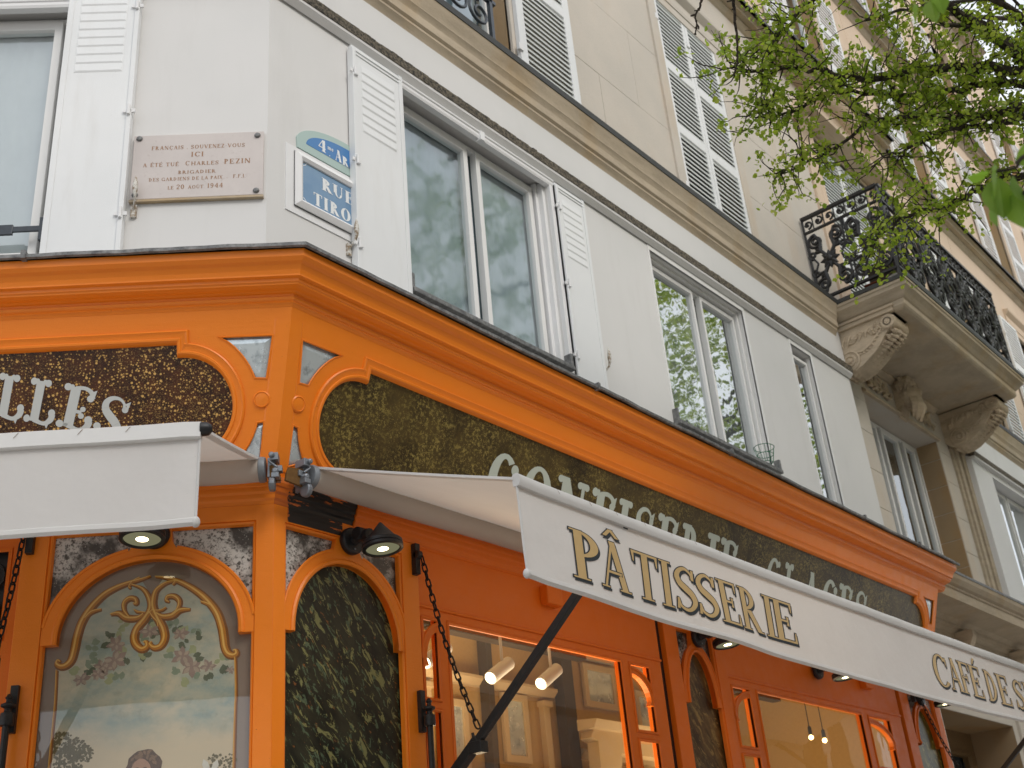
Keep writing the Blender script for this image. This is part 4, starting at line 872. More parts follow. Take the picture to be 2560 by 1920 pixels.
# balcony railing in cast-iron scrollwork
RU0, RU1, RDD = 7.07, 10.21, .49
def rail_panel(pmap, L_, label=None):
    """pmap(x,z,off)->world; one cast panel of length L_"""
    root = None
    for z0, z1, h in ((8.335,8.365,.022),(8.165,8.185,.016),(7.375,7.40,.018)):
        vs = [pmap(x,z,o) for x in (0,L_) for o in (-h,h) for z in (z0,z1)]
        rail = MB(); rail.add(vs, [(0,1,3,2),(4,6,7,5),(0,4,5,1),(2,3,7,6),(0,2,6,4),(1,5,7,3)])
        o = rail.build('railing' if root is None else 'rail_bar', 'black_iron', root or bld); root = root or o
    return root
rail_root = None
def railing_side(f0, f1, name_n):
    """f0,f1 : plan points (u,d)"""
    a = Vector((f0[0], f0[1])); b_ = Vector((f1[0], f1[1])); L_ = (b_-a).length; t = (b_-a)/L_; nrm = Vector((t.y, -t.x))
    def pm(x, z, o=0): p = a+t*x+nrm*o; return W('R', p.x, z, p.y)
    frame_ = rail_panel(pm, L_)
    # narrow frieze of small scrolls
    mb = MB(); n = max(2, int(L_/.11))
    def sp(mb, cx, cz, r, turns, a0, sg, rad, n_=18, seg=5):
        pts = []
        for i in range(n_+1):
            tt = i/n_; aa = a0+sg*turns*2*pi*tt; rr = r*(1-tt*.85); pts.append(pm(cx+rr*math.cos(aa), cz+rr*math.sin(aa)))
        mb.tube(pts, rad, seg)
    for i in range(n):
        cx = (i+.5)*L_/n; sp(mb, cx, 8.26, .05, 1.2, R(90 if i % 2 else -90), (-1)**i, .012); mb.tube([pm(cx+L_/n/2,8.19), pm(cx+L_/n/2,8.33)], .008, 5)
        mb.ball(pm(cx,8.26), .016, 4)
    mb.build('scroll_frieze', 'black_iron', frame_, smooth=True)
    for x in (.008, L_-.008): mb = MB(); mb.tube([pm(x,7.28), pm(x,8.34)], .013, 6); mb.build('railing_post', 'black_iron', frame_)
    m_ = max(1, round(L_/.52)); pw = L_/m_
    for i in range(m_):
        mb = MB(); cx = (i+.5)*pw; cz = 7.785; h = .36; w2 = pw/2
        for sx in (-1, 1):
            for sz in (-1, 1):
                sp(mb, cx+sx*w2*.52, cz+sz*h*.70, w2*.40, 1.7, R(90*sz), -sx*sz, .018, 26, 6)
                sp(mb, cx+sx*w2*.80, cz+sz*h*.30, w2*.22, 1.3, R(-90*sz), sx*sz, .015, 18, 5)
                mb.tube([pm(cx+sx*w2*.10,cz+sz*.05), pm(cx+sx*w2*.38,cz+sz*h*.36), pm(cx+sx*w2*.30,cz+sz*h*.62), pm(cx+sx*w2*.52,cz+sz*h*.95)], [.016,.024,.019,.015], 6)
                for q in (-1, 0, 1):                           # acanthus leaf
                    an = R(45*sz+q*32) if sx > 0 else R(180-(45*sz+q*32))
                    c0 = (cx+sx*w2*.34, cz+sz*h*.32); mb.tube([pm(*c0), pm(c0[0]+.05*math.cos(an), c0[1]+.05*math.sin(an)), pm(c0[0]+.09*math.cos(an), c0[1]+.09*math.sin(an))], [.014,.024,.004], 5)
            mb.tube([pm(cx+sx*w2*.96,7.40), pm(cx+sx*w2*.90,cz-.12), pm(cx+sx*w2*.62,cz), pm(cx+sx*w2*.90,cz+.12), pm(cx+sx*w2*.96,8.17)], .012, 6)
        for q in range(8):
            an = q*pi/4; mb.tube([pm(cx,cz), pm(cx+.055*math.cos(an),cz+.055*math.sin(an)), pm(cx+.105*math.cos(an),cz+.105*math.sin(an))], [.018,.030,.006], 6)
        mb.ball(pm(cx,cz), .042, 6)
        mb.build('scroll_panel', 'black_iron', frame_, smooth=True)
railing_side((RU0, SD+.02), (RU0, RDD), 1); railing_side((RU0, RDD), (RU1, RDD), 2); railing_side((RU1, RDD), (RU1, SD+.02), 1)

# stone entrance cornice and doorway beyond the shop
mb = MB()
mb.sweep('R', [(-.6,4.05),(-.30,4.05),(-.30,4.10),(-.27,4.12),(-.27,4.17),(-.24,4.20),(-.20,4.21),(-.20,4.235),(-.15,4.26),(.10,4.275),(.10,4.36),(.115,4.37),(.115,4.385),(.14,4.40),(.17,4.44),(.18,4.475),(-.6,4.48)], 6.95, 22)
mb.build('entrance_cornice', 'cornice_stone', bld)
mb = MB(); mb.sweep('R', [(-.6,4.48),(.185,4.476),(.185,4.50),(-.6,4.54)], 6.95, 22); mb.build('cornice_flashing', 'zinc', bld)
mb = MB(); mb.plate('R', rect(6.90, 9.14, 0, 3.46), -.5, -.20, [rect(7.26, 9.03, .01, 3.375)]); mb.build('door_surround', 'limestone', bld, bevel=.004)
mb = MB(); mb.box('R', 9.14, 9.33, 0, 3.50, -.5, -.17); mb.box('R', 9.33, 9.50, 0, 3.50, -.5, -.19); mb.box('R', 6.90, 9.5, 3.46, 3.475, -.5, -.19); mb.box('R', 6.85, 9.5, 3.5, 4.06, -.5, -.31); mb.box('R', 9.5, 14, 0, 3.4, -.5, -.25); mb.build('pilaster', 'limestone', bld, bevel=.006)
mb = MB(); vs = [W('R',u,z,d) for u in (7.263,9.027) for z in (0,3.372) for d in (-.62,-.205)]; mb.add(vs, [(0,1,3,2),(4,5,7,6),(2,3,7,6)]); mb.build('door_reveal', 'limestone_ochre', bld)
mb = MB(); mb.plate('R', rect(7.26, 9.03, 0, 3.375), -.68, -.62, [rect(7.46,8.10,.3,3.15), rect(8.20,8.83,.3,3.15)]); dr = mb.build('door', 'door_wood', bld, bevel=.006)
mb = MB(); mb.mould('R', rect(7.46,8.10,.3,3.15), [(0,-.64),(.02,-.60),(.05,-.61)]); mb.mould('R', rect(8.20,8.83,.3,3.15), [(0,-.64),(.02,-.60),(.05,-.61)]); mb.build('door_moulding', 'door_wood', dr)
mb = MB(); mb.box('R', 7.3, 9.0, .1, 3.3, -.72, -.70); mb.build('door_glass', 'dark_room', dr)
mb = MB()
for i in range(16): u = 7.5+i*.085; mb.tube([W('R',u,.3,-.66), W('R',u,3.1,-.66)], .008, 5)
for uu in (7.78, 8.5):
    for zz in (2.9, 2.6, 2.3): spiral(mb, 'R', uu, zz, .12, -.655, 1.5, 0, 1, .008, 20, 5)
mb.build('door_grille', 'black_iron', dr)
for uu in (8.32, 9.75, 11.2):
    mb = MB()                                     # consoles and garland scrolls beneath the entrance cornice
    mb.sweep('R', [(-.31,4.18),(-.10,4.18),(-.10,4.12),(-.16,4.02),(-.22,3.92),(-.31,3.86)], uu-.05, uu+.05)
    for s_ in (-1,1): spiral(mb, 'R', uu+s_*.13, 4.02, .085, -.26, 1.6, R(90), s_, .02, 22, 6)
    mb.tube([W('R',uu+.02,4.20,-.18), W('R',uu,4.10,-.15), W('R',uu-.04,4.0,-.2)], [.02,.03,.01], 6)
    for q in range(5): mb.ball(W('R',uu-.2-q*.08,3.98-.02*math.sin(q),-.27), .035, 5)
    mb.build('carved_garland', 'carved_stone', bld, smooth=True, angle=50)

# ------------------------------------------------------------------ the orange shopfront
SP = -.066
shop = thing('shopfront', (0, 0, 0), 'orange painted wooden pastry shopfront with arched panels and speckled glass fascia', 'shopfront')
END = 6.88
# cornice
CP = [(-.30,4.435),(.322,4.435),(.318,4.402),(.304,4.388),(.289,4.380),(.276,4.362),(.269,4.345),(.268,4.338),(.252,4.334),(.250,4.322),(.243,4.318),(.241,4.312),(.222,4.306),(.205,4.303),(.197,4.300),(.187,4.298),(.184,4.290),(.190,4.284),(.186,4.274),(.178,4.268),(.181,4.262),(.173,4.256),(.166,4.248),(-.30,4.246)]
for f, e in (('R', END+.12), ('L', 3.4)):
    mb = MB(); mb.sweep(f, CP, 0, e, mitre0=True, du=50)
    for i, p in enumerate(mb.v): mb.v[i] = p + Vector((0, 0, .004*noise.noise(p*1.3)))
    mb.build('cornice', 'orange_paint', shop)
    n = 120; mb = MB(); L_ = e+.03
    prof = [(-.26,4.50),(.335,4.460),(.348,4.452),(.348,4.436),(.336,4.433)]
    for i in range(n+1):
        u = -T*.34 if i == 0 else L_*i/n; wv = .004*noise.noise(Vector((u*2.2, 7, 0 if f == 'R' else 3)))+.0025*noise.noise(Vector((u*9, 2, 0)))
        for d, z in prof: mb.v.append(W(f, u if i else -T*d, z+wv*(1 if d > 0 else 0), d+wv*(.8 if d > 0 else 0)))
    mb.f = [(i*5+j, i*5+j+1, (i+1)*5+j+1, (i+1)*5+j) for i in range(n) for j in range(4)]
    mb.build('zinc_flashing', 'zinc', shop, smooth=True, angle=40)
for uu, f in ((1.9,'R'),(3.3,'R'),(5.2,'R'),(6.2,'R'),(1.0,'L')): mb = MB(); mb.box(f, uu-.010, uu+.010, 4.430, 4.468, .30, .353); mb.build('flashing_clip', 'zinc', shop)
# fascia boards (leaning out), with pieced panels
def outline_sign(u0, u1):
    a, b_ = u0+.2, u1-.2
    pts = [(u0+.418-.195, 4.120), (u1-.223, 4.120), (u1-.223, 4.068)]
    cR = (u1-.2, 3.868); cL = (u0+.2, 3.868)
    pts += ell(cR[0], 3.868, .200, .200, 88, -88, 30) + [(u1-.223, 3.668), (u1-.223, 3.615), (u0+.223, 3.615), (u0+.223, 3.668)]
    pts += ell(cL[0], 3.868, .200, .200, -92, -268, 30) + [(u0+.223, 4.068)]
    return pts
def tri_up(c, s_):           # mirror corner pieces; c = arc centre, s_=direction
    base = [(c[0]-s_*(.383), 4.140), (c[0]-s_*.145, 4.140)]
    arc = [(c[0]-s_*.305*math.cos(R(a)), c[1]+.305*math.sin(R(a))) for a in (58, 52, 46, 40, 34, 28, 22, 17)]
    return base + arc[1:] + [(c[0]-s_*.348, 3.957)]
def tri_dn(c, s_):
    arc = [(c[0]-s_*.305*math.cos(R(a)), c[1]-.305*math.sin(R(a))) for a in (15, 20, 26, 32, 38, 44)]
    return [(c[0]-s_*.333, 3.797)] + arc + [(c[0]-s_*.312, 3.618)]
signs = {}
for f, E0, E1, s0, s1 in (('R', 0, END, .195, 6.665), ('L', 0, 3.10, .190, 2.91)):
    gl = outline_sign(s0, s1); cl_, cr_ = (s0+.2, 3.872), (s1-.2, 3.872)
    tris = [tri_up(cl_, 1), tri_dn(cl_, 1), tri_up(cr_, -1), tri_dn(cr_, -1)]
    if f == 'R': tris[2] = [(min(u, 6.80), z) for u, z in tris[2]]; tris[3] = [(min(u, 6.80), z) for u, z in tris[3]]
    mb = MB(); mb.plate(f, [(0,3.56),(E1,3.56),(E1,4.25),(0,4.25)], -.03, 0, [gl]+tris, dfun=lean, corner=True)
    if f == 'R': mb.sweep('R', [(-.25,3.56),(lean(3.56),3.56),(lean(4.25),4.25),(-.25,4.25)], END-.01, END)
    mb.build('fascia_board', 'orange_paint', shop, bevel=.0025)
    mb = MB(); mb.mould(f, gl, [(-.001,-.006),(.002,.006),(.008,.012),(.016,.012),(.020,.007),(.036,.007),(.044,.012),(.050,.008),(.052,0)], dfun=lean, sign=-1)
    mb.build('panel_moulding', 'orange_paint', shop, smooth=True, angle=30)
    mb = MB(); mb.plate(f, gl, -.02, -.012, dfun=lean); sg = mb.build('sign_glass', 'mottled_olive_glass' if f == 'R' else 'speckled_brown_glass', shop); signs[f] = sg
    for t_ in tris:
        cu = sum(p[0] for p in t_)/len(t_); cz = sum(p[1] for p in t_)/len(t_); inn = [(cu+(u-cu)*.66, cz+(z-cz)*.66) for u, z in t_]
        mb = MB(); nn = len(t_); P = lambda u, z, d: W(f, u, z, d+lean(z))
        tr = tessellate_polygon([[Vector((a, b_, 0)) for a, b_ in inn]]); mb.add([P(u,z,-.006) for u, z in inn], tr)
        mb.add([P(u,z,-.006) for u, z in inn]+[P(u,z,-.014) for u, z in t_], [(i,(i+1)%nn,(i+1)%nn+nn,i+nn) for i in range(nn)]); mb.build('bevelled_mirror', 'bevelled_mirror', shop)
        mb = MB(); mb.mould(f, t_, [(0,-.012),(0,.001),(.005,.005),(.009,.001)], dfun=lean, sign=1 if f == 'R' else 1); mb.build('mirror_bead', 'orange_paint', shop)
    for uu in ((.068, E1-.055) if f == 'R' else (.068,)):
        c = W(f, uu, 3.880, lean(3.88)); mb = MB(); nrm = (FR[f][1]+Vector((0,0,-.33))).normalized()
        mb.lathe(c, nrm, [(.036,-.004),(.036,.004),(.031,.008),(.029,.005),(.024,.006),(.001,.008)], 22); mb.build('round_boss', 'orange_paint', shop, smooth=True, angle=30)
    mb = MB(); P = lambda u, z, d=0: W(f, (u-T*(lean(z)+d)), z, d+lean(z))
    mb.add([P(.0,3.60,.004), P(.062,3.60,.004), P(.062,4.20,.004), P(.0,4.20,.004), P(.0675,3.60,0), P(.0675,4.20,0)], [(0,1,2,3),(1,4,5,2)]); mb.build('corner_post', 'orange_paint', shop)
# fascia lettering
BALL = dict(wt=.20, th=.085, serif=.06, ball=True)
def fsurf(f): return lambda x, z, d: W(f, x, z, lean(z)-.0115+d)
mb = MB()
def place_word(par, mat, spans, z0, z1, fn, style, d=.0005):
    """spans [(char,u0,u1)]: stretch each letter to its measured width"""
    for ch, a, b_ in spans:
        p, adv = glyph(ch, **style); xs = [q[0] for pl in p for q in pl]; x0, x1 = min(xs), max(xs)
        letter_objs([[[(a+(x-x0)/(x1-x0)*(b_-a), z0+y*(z1-z0)) for x, y in pl] for pl in p]], fn, d, mat, par)
place_word(signs['R'], 'pale_letter', [('C',1.298,1.514),('O',1.562,1.793),('N',1.83,2.103),('F',2.129,2.358),('I',2.385,2.515),('S',2.542,2.739),('E',2.775,3.008),('R',3.04,3.283),('I',3.327,3.469),('E',3.48,3.704),
    ('G',4.084,4.297),('L',4.318,4.490),('A',4.60,4.83),('C',4.887,5.107),('E',5.13,5.367),('S',5.399,5.596)], 3.735, 4.008, fsurf('R'), BALL)
for ch, (lx, lz), ang, wd in (('S',(.690,3.845),-17,.125),('E',(.826,3.892),-14,.145),('L',(.968,3.924),-12,.125),('L',(1.094,3.950),-11,.125)):
    p, adv = glyph(ch, **BALL); xs = [q[0] for pl in p for q in pl]; x0, x1 = min(xs), max(xs); ca, sa = math.cos(R(ang)), math.sin(R(ang)); ps = []
    for pl in p:
        o_ = []
        for x, y in pl:
            X = ((x-x0)/(x1-x0)-.5)*wd; Y = (y-.5)*.172; o_.append((lx-(X*ca-Y*sa), lz+(X*sa+Y*ca)))
        ps.append(o_)
    letter_objs([ps], fsurf('L'), .0005, 'pale_letter_blue', signs['L'])
# ledge under the fascia
LP = [(-.20,3.562),(-.035,3.562),(-.030,3.535),(-.034,3.522),(-.040,3.518),(-.043,3.500),(-.052,3.492),(-.054,3.474),(-.062,3.466),(-.0655,3.452),(-.20,3.452)]
for f, e, mt in (('R', .46, 'ledge_paint'), ('L', 3.1, 'orange_paint')):
    mb = MB(); mb.sweep(f, LP, 0, e, mitre0=True); mb.build('ledge_moulding', mt, shop)
mb = MB(); mb.sweep('R', [(d+.006 if d > -.1 else d, z-.006) for d, z in LP], .463, END); mb.build('ledge_moulding', 'orange_paint_shade', shop)
mb = MB(); mb.plate('R', rect(.10, .40, 3.39, 3.4525), SP-.01, SP+.002); mb.build('painted_over_board', 'ledge_paint', shop)
for f, e in (('R', END), ('L', 3.1)):
    mb = MB(); mb.box(f, .05, e, 3.50, 3.60, -.25, -.08); mb.build('roller_backboard', 'black_plastic', shop)
# pilaster panels with arches
def arch_panel(f, u0, u1, zt, uc, zc, rxi, rzi, rxo, rzo, kw, zb, infill, spand, foot, nm='arched_panel', b0=None, b1=None, paint='orange_paint'):
    """board u0..u1 around an opening with an arched frame, key block, spandrel glass and infill"""
    b0 = u0-.085 if b0 is None else b0; b1 = u1+.085 if b1 is None else b1
    mb = MB(); mb.plate(f, rect(b0, b1, zb, 3.452), SP-.05, SP, [rect(u0, u1, zb+.05, zt)], corner=True); bd = mb.build(nm, paint, shop, bevel=.002)
    mb = MB(); mb.mould(f, rect(u0, u1, zb+.05, zt), [(0,SP-.04),(0,SP-.008),(.005,SP-.004),(.012,SP-.010),(.016,SP-.03)], sign=-1 if True else 1); mb.build('inner_bead', paint, bd)
    # arch frame
    n = 28; outer = [(u1-.002, foot), (u1-.002, foot+.055), (uc+rxo*1.0, foot+.075)] + [p for p in ell(uc, zc, rxo, rzo, 8, 90-math.degrees(math.asin(min(1,kw/rxo))), n)]
    outer += [(uc+kw*.80, zc+rzo+.02), (uc+kw*.70, zt-.001), (uc-kw*.70, zt-.001), (uc-kw*.80, zc+rzo+.02)]
    outer += [p for p in ell(uc, zc, rxo, rzo, 90+math.degrees(math.asin(min(1,kw/rxo))), 172, n)] + [(uc-rxo, foot+.075), (u0+.002, foot+.055), (u0+.002, foot)]
    inner = [(uc-rxi, foot)] + ell(uc, zc, rxi, rzi, 178, 2, 40) + [(uc+rxi, foot)]
    ring_ = outer + inner
    d1 = SP-.004
    mb = MB(); mb.plate(f, ring_, SP-.05, d1)
    ih = [(uc-rxi, foot)] + ell(uc, zc, rxi, rzi, 178, 2, 40) + [(uc+rxi, foot)]
    mb.mould(f, ih, [(.0,d1-.03),(-.0,d1+.0),(.004,d1+.006),(.014,d1+.009),(.022,d1+.004),(.023,d1)], closed=False, sign=-1)
    oh = ell(uc, zc, rxo, rzo, 8, 90-math.degrees(math.asin(min(1,kw/rxo))), n)
    oh2 = ell(uc, zc, rxo, rzo, 90+math.degrees(math.asin(min(1,kw/rxo))), 172, n)
    for hh in (oh, oh2): mb.mould(f, hh, [(-.012,d1),(-.008,d1+.004),(0,d1+.003),(.001,d1-.01)], closed=False, sign=-1)
    mb.build('arch_frame', paint, bd, smooth=True, angle=25)
    for s_ in (-1, 1):                       # spandrel glasses
        e0 = u0 if s_ < 0 else u1
        arc = ell(uc, zc, rxo-.012, rzo-.012, 172 if s_ < 0 else 8, 90+math.degrees(math.asin(min(1,kw/rxo)))*.9 if s_ < 0 else 90-math.degrees(math.asin(min(1,kw/rxo)))*.9, 18)
        pl = [(e0, foot+.05)] + arc + [(uc+s_*kw*.66, zt-.001), (e0, zt-.001)]
        mb = MB(); mb.plate(f, pl, SP-.045, SP-.032); mb.build('spandrel_glass', spand, bd)
    pl = [(u0+.001, zb+.05), (u1-.001, zb+.05), (u1-.001, foot+.01), (uc+rxi+.01, foot+.01)] + ell(uc, zc, rxi+.01, rzi+.01, 2, 178, 30) + [(uc-rxi-.01, foot+.01), (u0+.001, foot+.01)]
    mb = MB(); mb.plate(f, pl, SP-.048, SP-.038); inf = mb.build('panel_infill', infill, bd)
    return bd, inf
pL, infL = arch_panel('L', .100, .917, 3.385, .508, 2.945, .345, .302, .403, .352, .095, .55, 'taupe_border', 'mottled_mirror', 2.926, b0=0, b1=1.020)
arch_panel('R', .089, .757, 3.385, .432, 2.950, .288, .317, .345, .372, .085, .55, 'dark_marble', 'mottled_mirror', 2.938, b0=0, b1=.857)
arch_panel('R', 2.996, 3.405, 3.395, 3.200, 2.960, .145, .305, .195, .350, .055, .55, 'brown_marble', 'mottled_mirror', 2.958, b0=2.862, b1=3.512, paint='orange_paint_shade')
arch_panel('R', 6.255, 6.770, 3.375, 6.510, 2.960, .185, .305, .235, .350, .060, .55, 'olive_marble', 'mottled_mirror', 2.985, b0=6.102, b1=END, paint='orange_paint_shade')
mb = MB(); mb.box('R', END-.02, END, 0, 3.56, -.45, SP-.003); mb.box('R', END, END+.003, 0, 3.56, -.45, -.08); mb.build('end_board', 'orange_paint_shade', shop)
mb = MB(); mb.box('R', 0.0, END, .0, .5, -.4, -.08); mb.box('L', 0.0, 3.1, .0, .5, -.4, -.08); mb.build('plinth', 'orange_paint_shade', shop)
# bays : header, window joinery
def bay(u0, u1, g):
    """g = dict(s0,s1 left light; m0,m1 main glass; t0,t1 right light)"""
    mb = MB(); mb.plate('R', rect(u0, u1, 3.172, 3.452), SP-.04, SP-.012); mb.sweep('R', [(SP-.03,3.158),(SP-.004,3.160),(SP-.002,3.170),(SP-.012,3.176)], u0, u1)
    mb.sweep('R', [(SP-.012,3.436),(SP-.002,3.440),(SP+.006,3.452),(SP-.012,3.453)], u0, u1); hd = mb.build('header_board', 'orange_paint_shade', shop)
    dd = SP-.012
    holes = [rect(g['s0'],g['s1'],2.745,3.122), rect(g['s0'],g['s1'],.6,2.715), rect(g['m0'],g['m1'],.6,3.122), rect(g['t0'],g['t1'],2.745,3.122), rect(g['t0'],g['t1'],.6,2.715)]
    mb = MB(); mb.plate('R', rect(u0, u1, .5, 3.160), SP-.06, dd, holes); fr = mb.build('window_frame', 'orange_paint_shade', shop, bevel=.003)
    mb = MB()
    for h in holes: mb.mould('R', h, [(0,dd-.02),(0,dd+.001),(-.004,dd+.006),(-.010,dd+.007),(-.016,dd+.001)], sign=1)
    mb.build('glazing_bead', 'orange_paint_shade', fr)
    # quadrant brackets in the side lights
    for a, b_, s_ in ((g['s0'],g['s1'],1),(g['t0'],g['t1'],-1)):
        mb = MB(); wdt = b_-a; cx = b_ if s_ > 0 else a
        arc_o = [(cx-s_*(wdt)*math.cos(R(q)), 2.925+.165*math.sin(R(q))) for q in range(0, 91, 10)]; arc_i = [(cx-s_*(wdt-.028)*math.cos(R(q)), 2.925+.135*math.sin(R(q))) for q in range(90, -1, -10)]
        mb.plate('R', arc_o+arc_i+[(cx-s_*(wdt-.04),2.90),(cx-s_*wdt,2.90)], dd-.03, dd+.002)
        mb.mould('R', arc_o, [(-.004,dd-.01),(-.004,dd+.007),(.008,dd+.008),(.012,dd+.002)], closed=False, sign=-s_); mb.build('quadrant_bracket', 'orange_paint_shade', fr)
    for h in holes:
        mb = MB(); mb.add([W('R',u,z,dd-.022) for u, z in h], [(0,1,2,3)]); mb.build('pane', 'shop_glass', fr)
        mb = MB(); mb.mould('R', h, [(0,dd-.0215),(.006,dd-.0213)], sign=1); mb.mould('R', h, [(0,dd-.0215),(-.006,dd-.0213)], sign=1); mb.build('putty_line', 'rubber', fr)
bay(.857, 2.800, dict(s0=.872,s1=.985,m0=1.040,m1=2.412,t0=2.478,t1=2.682))
bay(3.512, 6.058, dict(s0=3.552,s1=3.775,m0=3.852,m1=5.368,t0=5.458,t1=5.840))
for a, b_ in ((2.800,2.862),(6.058,6.102)): mb = MB(); mb.box('R', a, b_, 0, 3.45, -.14, -.10); mb.build('shadow_gap', 'black_plastic', shop)
# left return of the left-hand facade: dark grilled fanlight and post
mb = MB(); mb.plate('L', rect(1.020, 3.1, 0, 3.452), SP-.06, SP-.012, [rect(1.06,2.9,2.96,3.335), rect(1.06,2.9,.4,2.90)]); lf = mb.build('window_frame', 'orange_paint_shade', shop, bevel=.003)
mb = MB(); mb.mould('L', rect(1.06,2.9,2.96,3.335), [(0,SP-.03),(0,SP-.006),(-.01,SP-.004),(-.016,SP-.012)], sign=1); mb.build('glazing_bead', 'orange_paint_shade', lf)
mb = MB(); mb.box('L', 1.06, 2.9, 2.96, 3.335, SP-.05, SP-.045); mb.build('pane', 'black_plastic', lf)
mb = MB(); mb.box('L', 1.06, 2.9, .4, 2.90, SP-.05, SP-.045); mb.build('pane', 'dark_wood', lf)
mb = MB()
for i in range(7):
    for sz in (1, -1): spiral(mb, 'L', 1.15+i*.20, 3.15+sz*.07, .07, SP-.03, 1.6, R(90*sz), sz*(-1)**i, .007, 22, 5)
mb.build('fanlight_grille', 'black_iron', lf, smooth=True)

# painted landscape panel behind glass (left arch)
DP = SP-.0372
z_b = .66
border = ell(.508, 2.86, .335, .30, 4, 176, 40)
inner = [(.172,z_b),(.172,2.846),(.190,2.853),(.214,2.862),(.228,2.92),(.236,2.97),(.258,3.025),(.300,3.080),(.352,3.127),(.41,3.160),(.47,3.172),(.512,3.110),(.55,3.168),(.602,3.160),(.65,3.146),(.70,3.117),(.745,3.068),(.775,3.012),(.788,2.96),(.795,2.91),(.808,2.875),(.848,2.853),(.848,z_b)]
mb = MB(); mb.plate('L', inner, DP, DP+.0006); pic = mb.build('painted_landscape', 'painted_sky', pL)
def brush(pts, ws, mat, d, name='gilt_scroll', parent=pL, f='L', close=True):
    q = Pen(); w0 = ws if isinstance(ws, (list, tuple)) else [ws]*len(pts); q.curve([(a, b_, w_) for (a, b_), w_ in zip(pts, w0)], 5); return q.p
def bw(n, a, b_=.003):
    return [b_+(a-b_)*math.sin(pi*min(.999, (i+.35)/(n-.3)))**.7 for i in range(n)]
R_outer = [(0.5,3.184),(0.459,3.178),(0.407,3.159),(0.35,3.125),(0.297,3.079),(0.255,3.023),(0.233,2.964),(0.224,2.917),(0.218,2.881),(0.205,2.855),(0.185,2.846),(0.172,2.852),(0.175,2.865),(0.185,2.863)]
L_outer = [(0.518,3.188),(0.556,3.177),(0.601,3.167),(0.65,3.151),(0.699,3.123),(0.745,3.073),(0.775,3.018),(0.788,2.963),(0.794,2.912),(0.802,2.872),(0.82,2.853),(0.839,2.85),(0.855,2.861),(0.851,2.873),(0.841,2.867)]
R_S = [(0.407,3.159),(0.453,3.157),(0.492,3.13),(0.503,3.093),(0.501,3.056),(0.481,3.013),(0.459,2.97),(0.452,2.933),(0.465,2.904),(0.489,2.898),(0.505,2.912),(0.498,2.921)]
L_S = [(0.59,3.158),(0.548,3.139),(0.521,3.1),(0.513,3.057),(0.531,3.017),(0.559,2.982),(0.569,2.947),(0.56,2.916),(0.536,2.896),(0.517,2.905),(0.521,2.923),(0.53,2.921)]
R_vol = [(0.357,3.041),(0.397,3.041),(0.426,3.022),(0.461,3.02),(0.487,3.034)]
R_vol2 = [(0.431,3.02),(0.407,3.045),(0.401,3.076),(0.42,3.098),(0.445,3.1),(0.452,3.085),(0.439,3.076)]
L_vol = [(0.665,3.042),(0.633,3.045),(0.602,3.024),(0.561,3.021),(0.537,3.035)]
L_vol2 = [(0.592,3.026),(0.613,3.054),(0.616,3.085),(0.597,3.103),(0.574,3.098),(0.567,3.079),(0.58,3.08)]
strokes = [(R_outer, .026), (L_outer, .026), (R_S, .025), (L_S, .025), (R_vol, .022), (R_vol2, .018), (L_vol, .022), (L_vol2, .018), ([(0.317,3.07),(0.276,3.051),(0.25,3.018)], .014), ([(0.702,3.065),(0.739,3.057),(0.762,3.033)], .014),
    ([(.56,3.185),(.585,3.172),(.60,3.15),(.592,3.142)], .010), ([(.44,3.178),(.42,3.16),(.43,3.145)], .010), ([(.52,3.05),(.50,3.02),(.482,3.0),(.478,2.98)], .010), ([(.50,3.05),(.53,3.02),(.547,2.99)], .010), ([(.50,3.045),(.47,3.045),(.45,3.055)], .010), ([(.53,3.04),(.56,3.045),(.575,3.055)], .010),
    ([(0.177,2.837),(0.171,2.687),(0.173,2.45),(0.173,.7)], .008), ([(0.853,2.836),(0.847,2.688),(0.848,2.45),(0.848,.7)], .008)]
fl_ = lambda x, z, d: W('L', x, z, DP+d)
for mat, kx, dx, dz, dd_ in (('gilt_dark', 1.5, -.003, -.003, .0010), ('gilt_mid', .95, 0, 0, .0016), ('gilt_light', .30, .002, .0025, .0022)):
    mb = MB()
    for pts_, w_ in strokes:
        wl = bw(len(pts_), w_*kx, .002) if len(pts_) > 4 or w_ > .009 else [w_*kx]*len(pts_)
        letters(mb, brush([(a+dx, b_+dz) for a, b_ in pts_], wl, mat, dd_), fl_, dd_)
    mb.build('gilt_scroll', mat, pL)
def leafpoly(cu, cz, l, a, w_=.42):
    ca, sa = math.cos(a), math.sin(a); return [(cu+(x*ca-y*sa)*l, cz+(x*sa+y*ca)*l) for x, y in ((-.5,0),(-.2,w_*.42),(.15,w_*.45),(.5,0),(.15,-w_*.45),(-.2,-w_*.42))]
random.seed(11)
fls = [(0.634,2.921,.045),(0.682,2.838,.034),(0.635,2.86,.05),(0.757,2.794,.036),(0.695,2.809,.036),(0.508,2.963,.040),(0.392,2.945,.036),(0.378,2.857,.046),(0.342,2.814,.050),(0.278,2.809,.036),(0.193,2.788,.02),(.665,2.83,.03)]
lfs = [(0.714,2.932),(0.666,2.954),(0.618,2.971),(0.726,2.902),(0.673,2.914),(0.608,2.894),(0.737,2.847),(0.73,2.822),(0.789,2.826),(0.709,2.866),(0.6,2.848),(0.65,2.791),(0.616,2.794),(0.516,3.01),(0.61,3.001),(0.42,2.998),(0.403,2.966),(0.379,2.97),(0.328,2.945),(0.317,2.929),(0.429,2.886),(0.433,2.866),(0.371,2.907),(0.335,2.884),(0.405,2.798),(0.319,2.853),(0.234,2.831),(0.199,2.834),(0.281,2.774),(0.359,2.75),(0.33,2.768),(0.518,2.872),(0.537,2.873),(0.435,2.989),(0.213,2.79),(.50,2.985),(.53,2.945),(.485,2.945)]
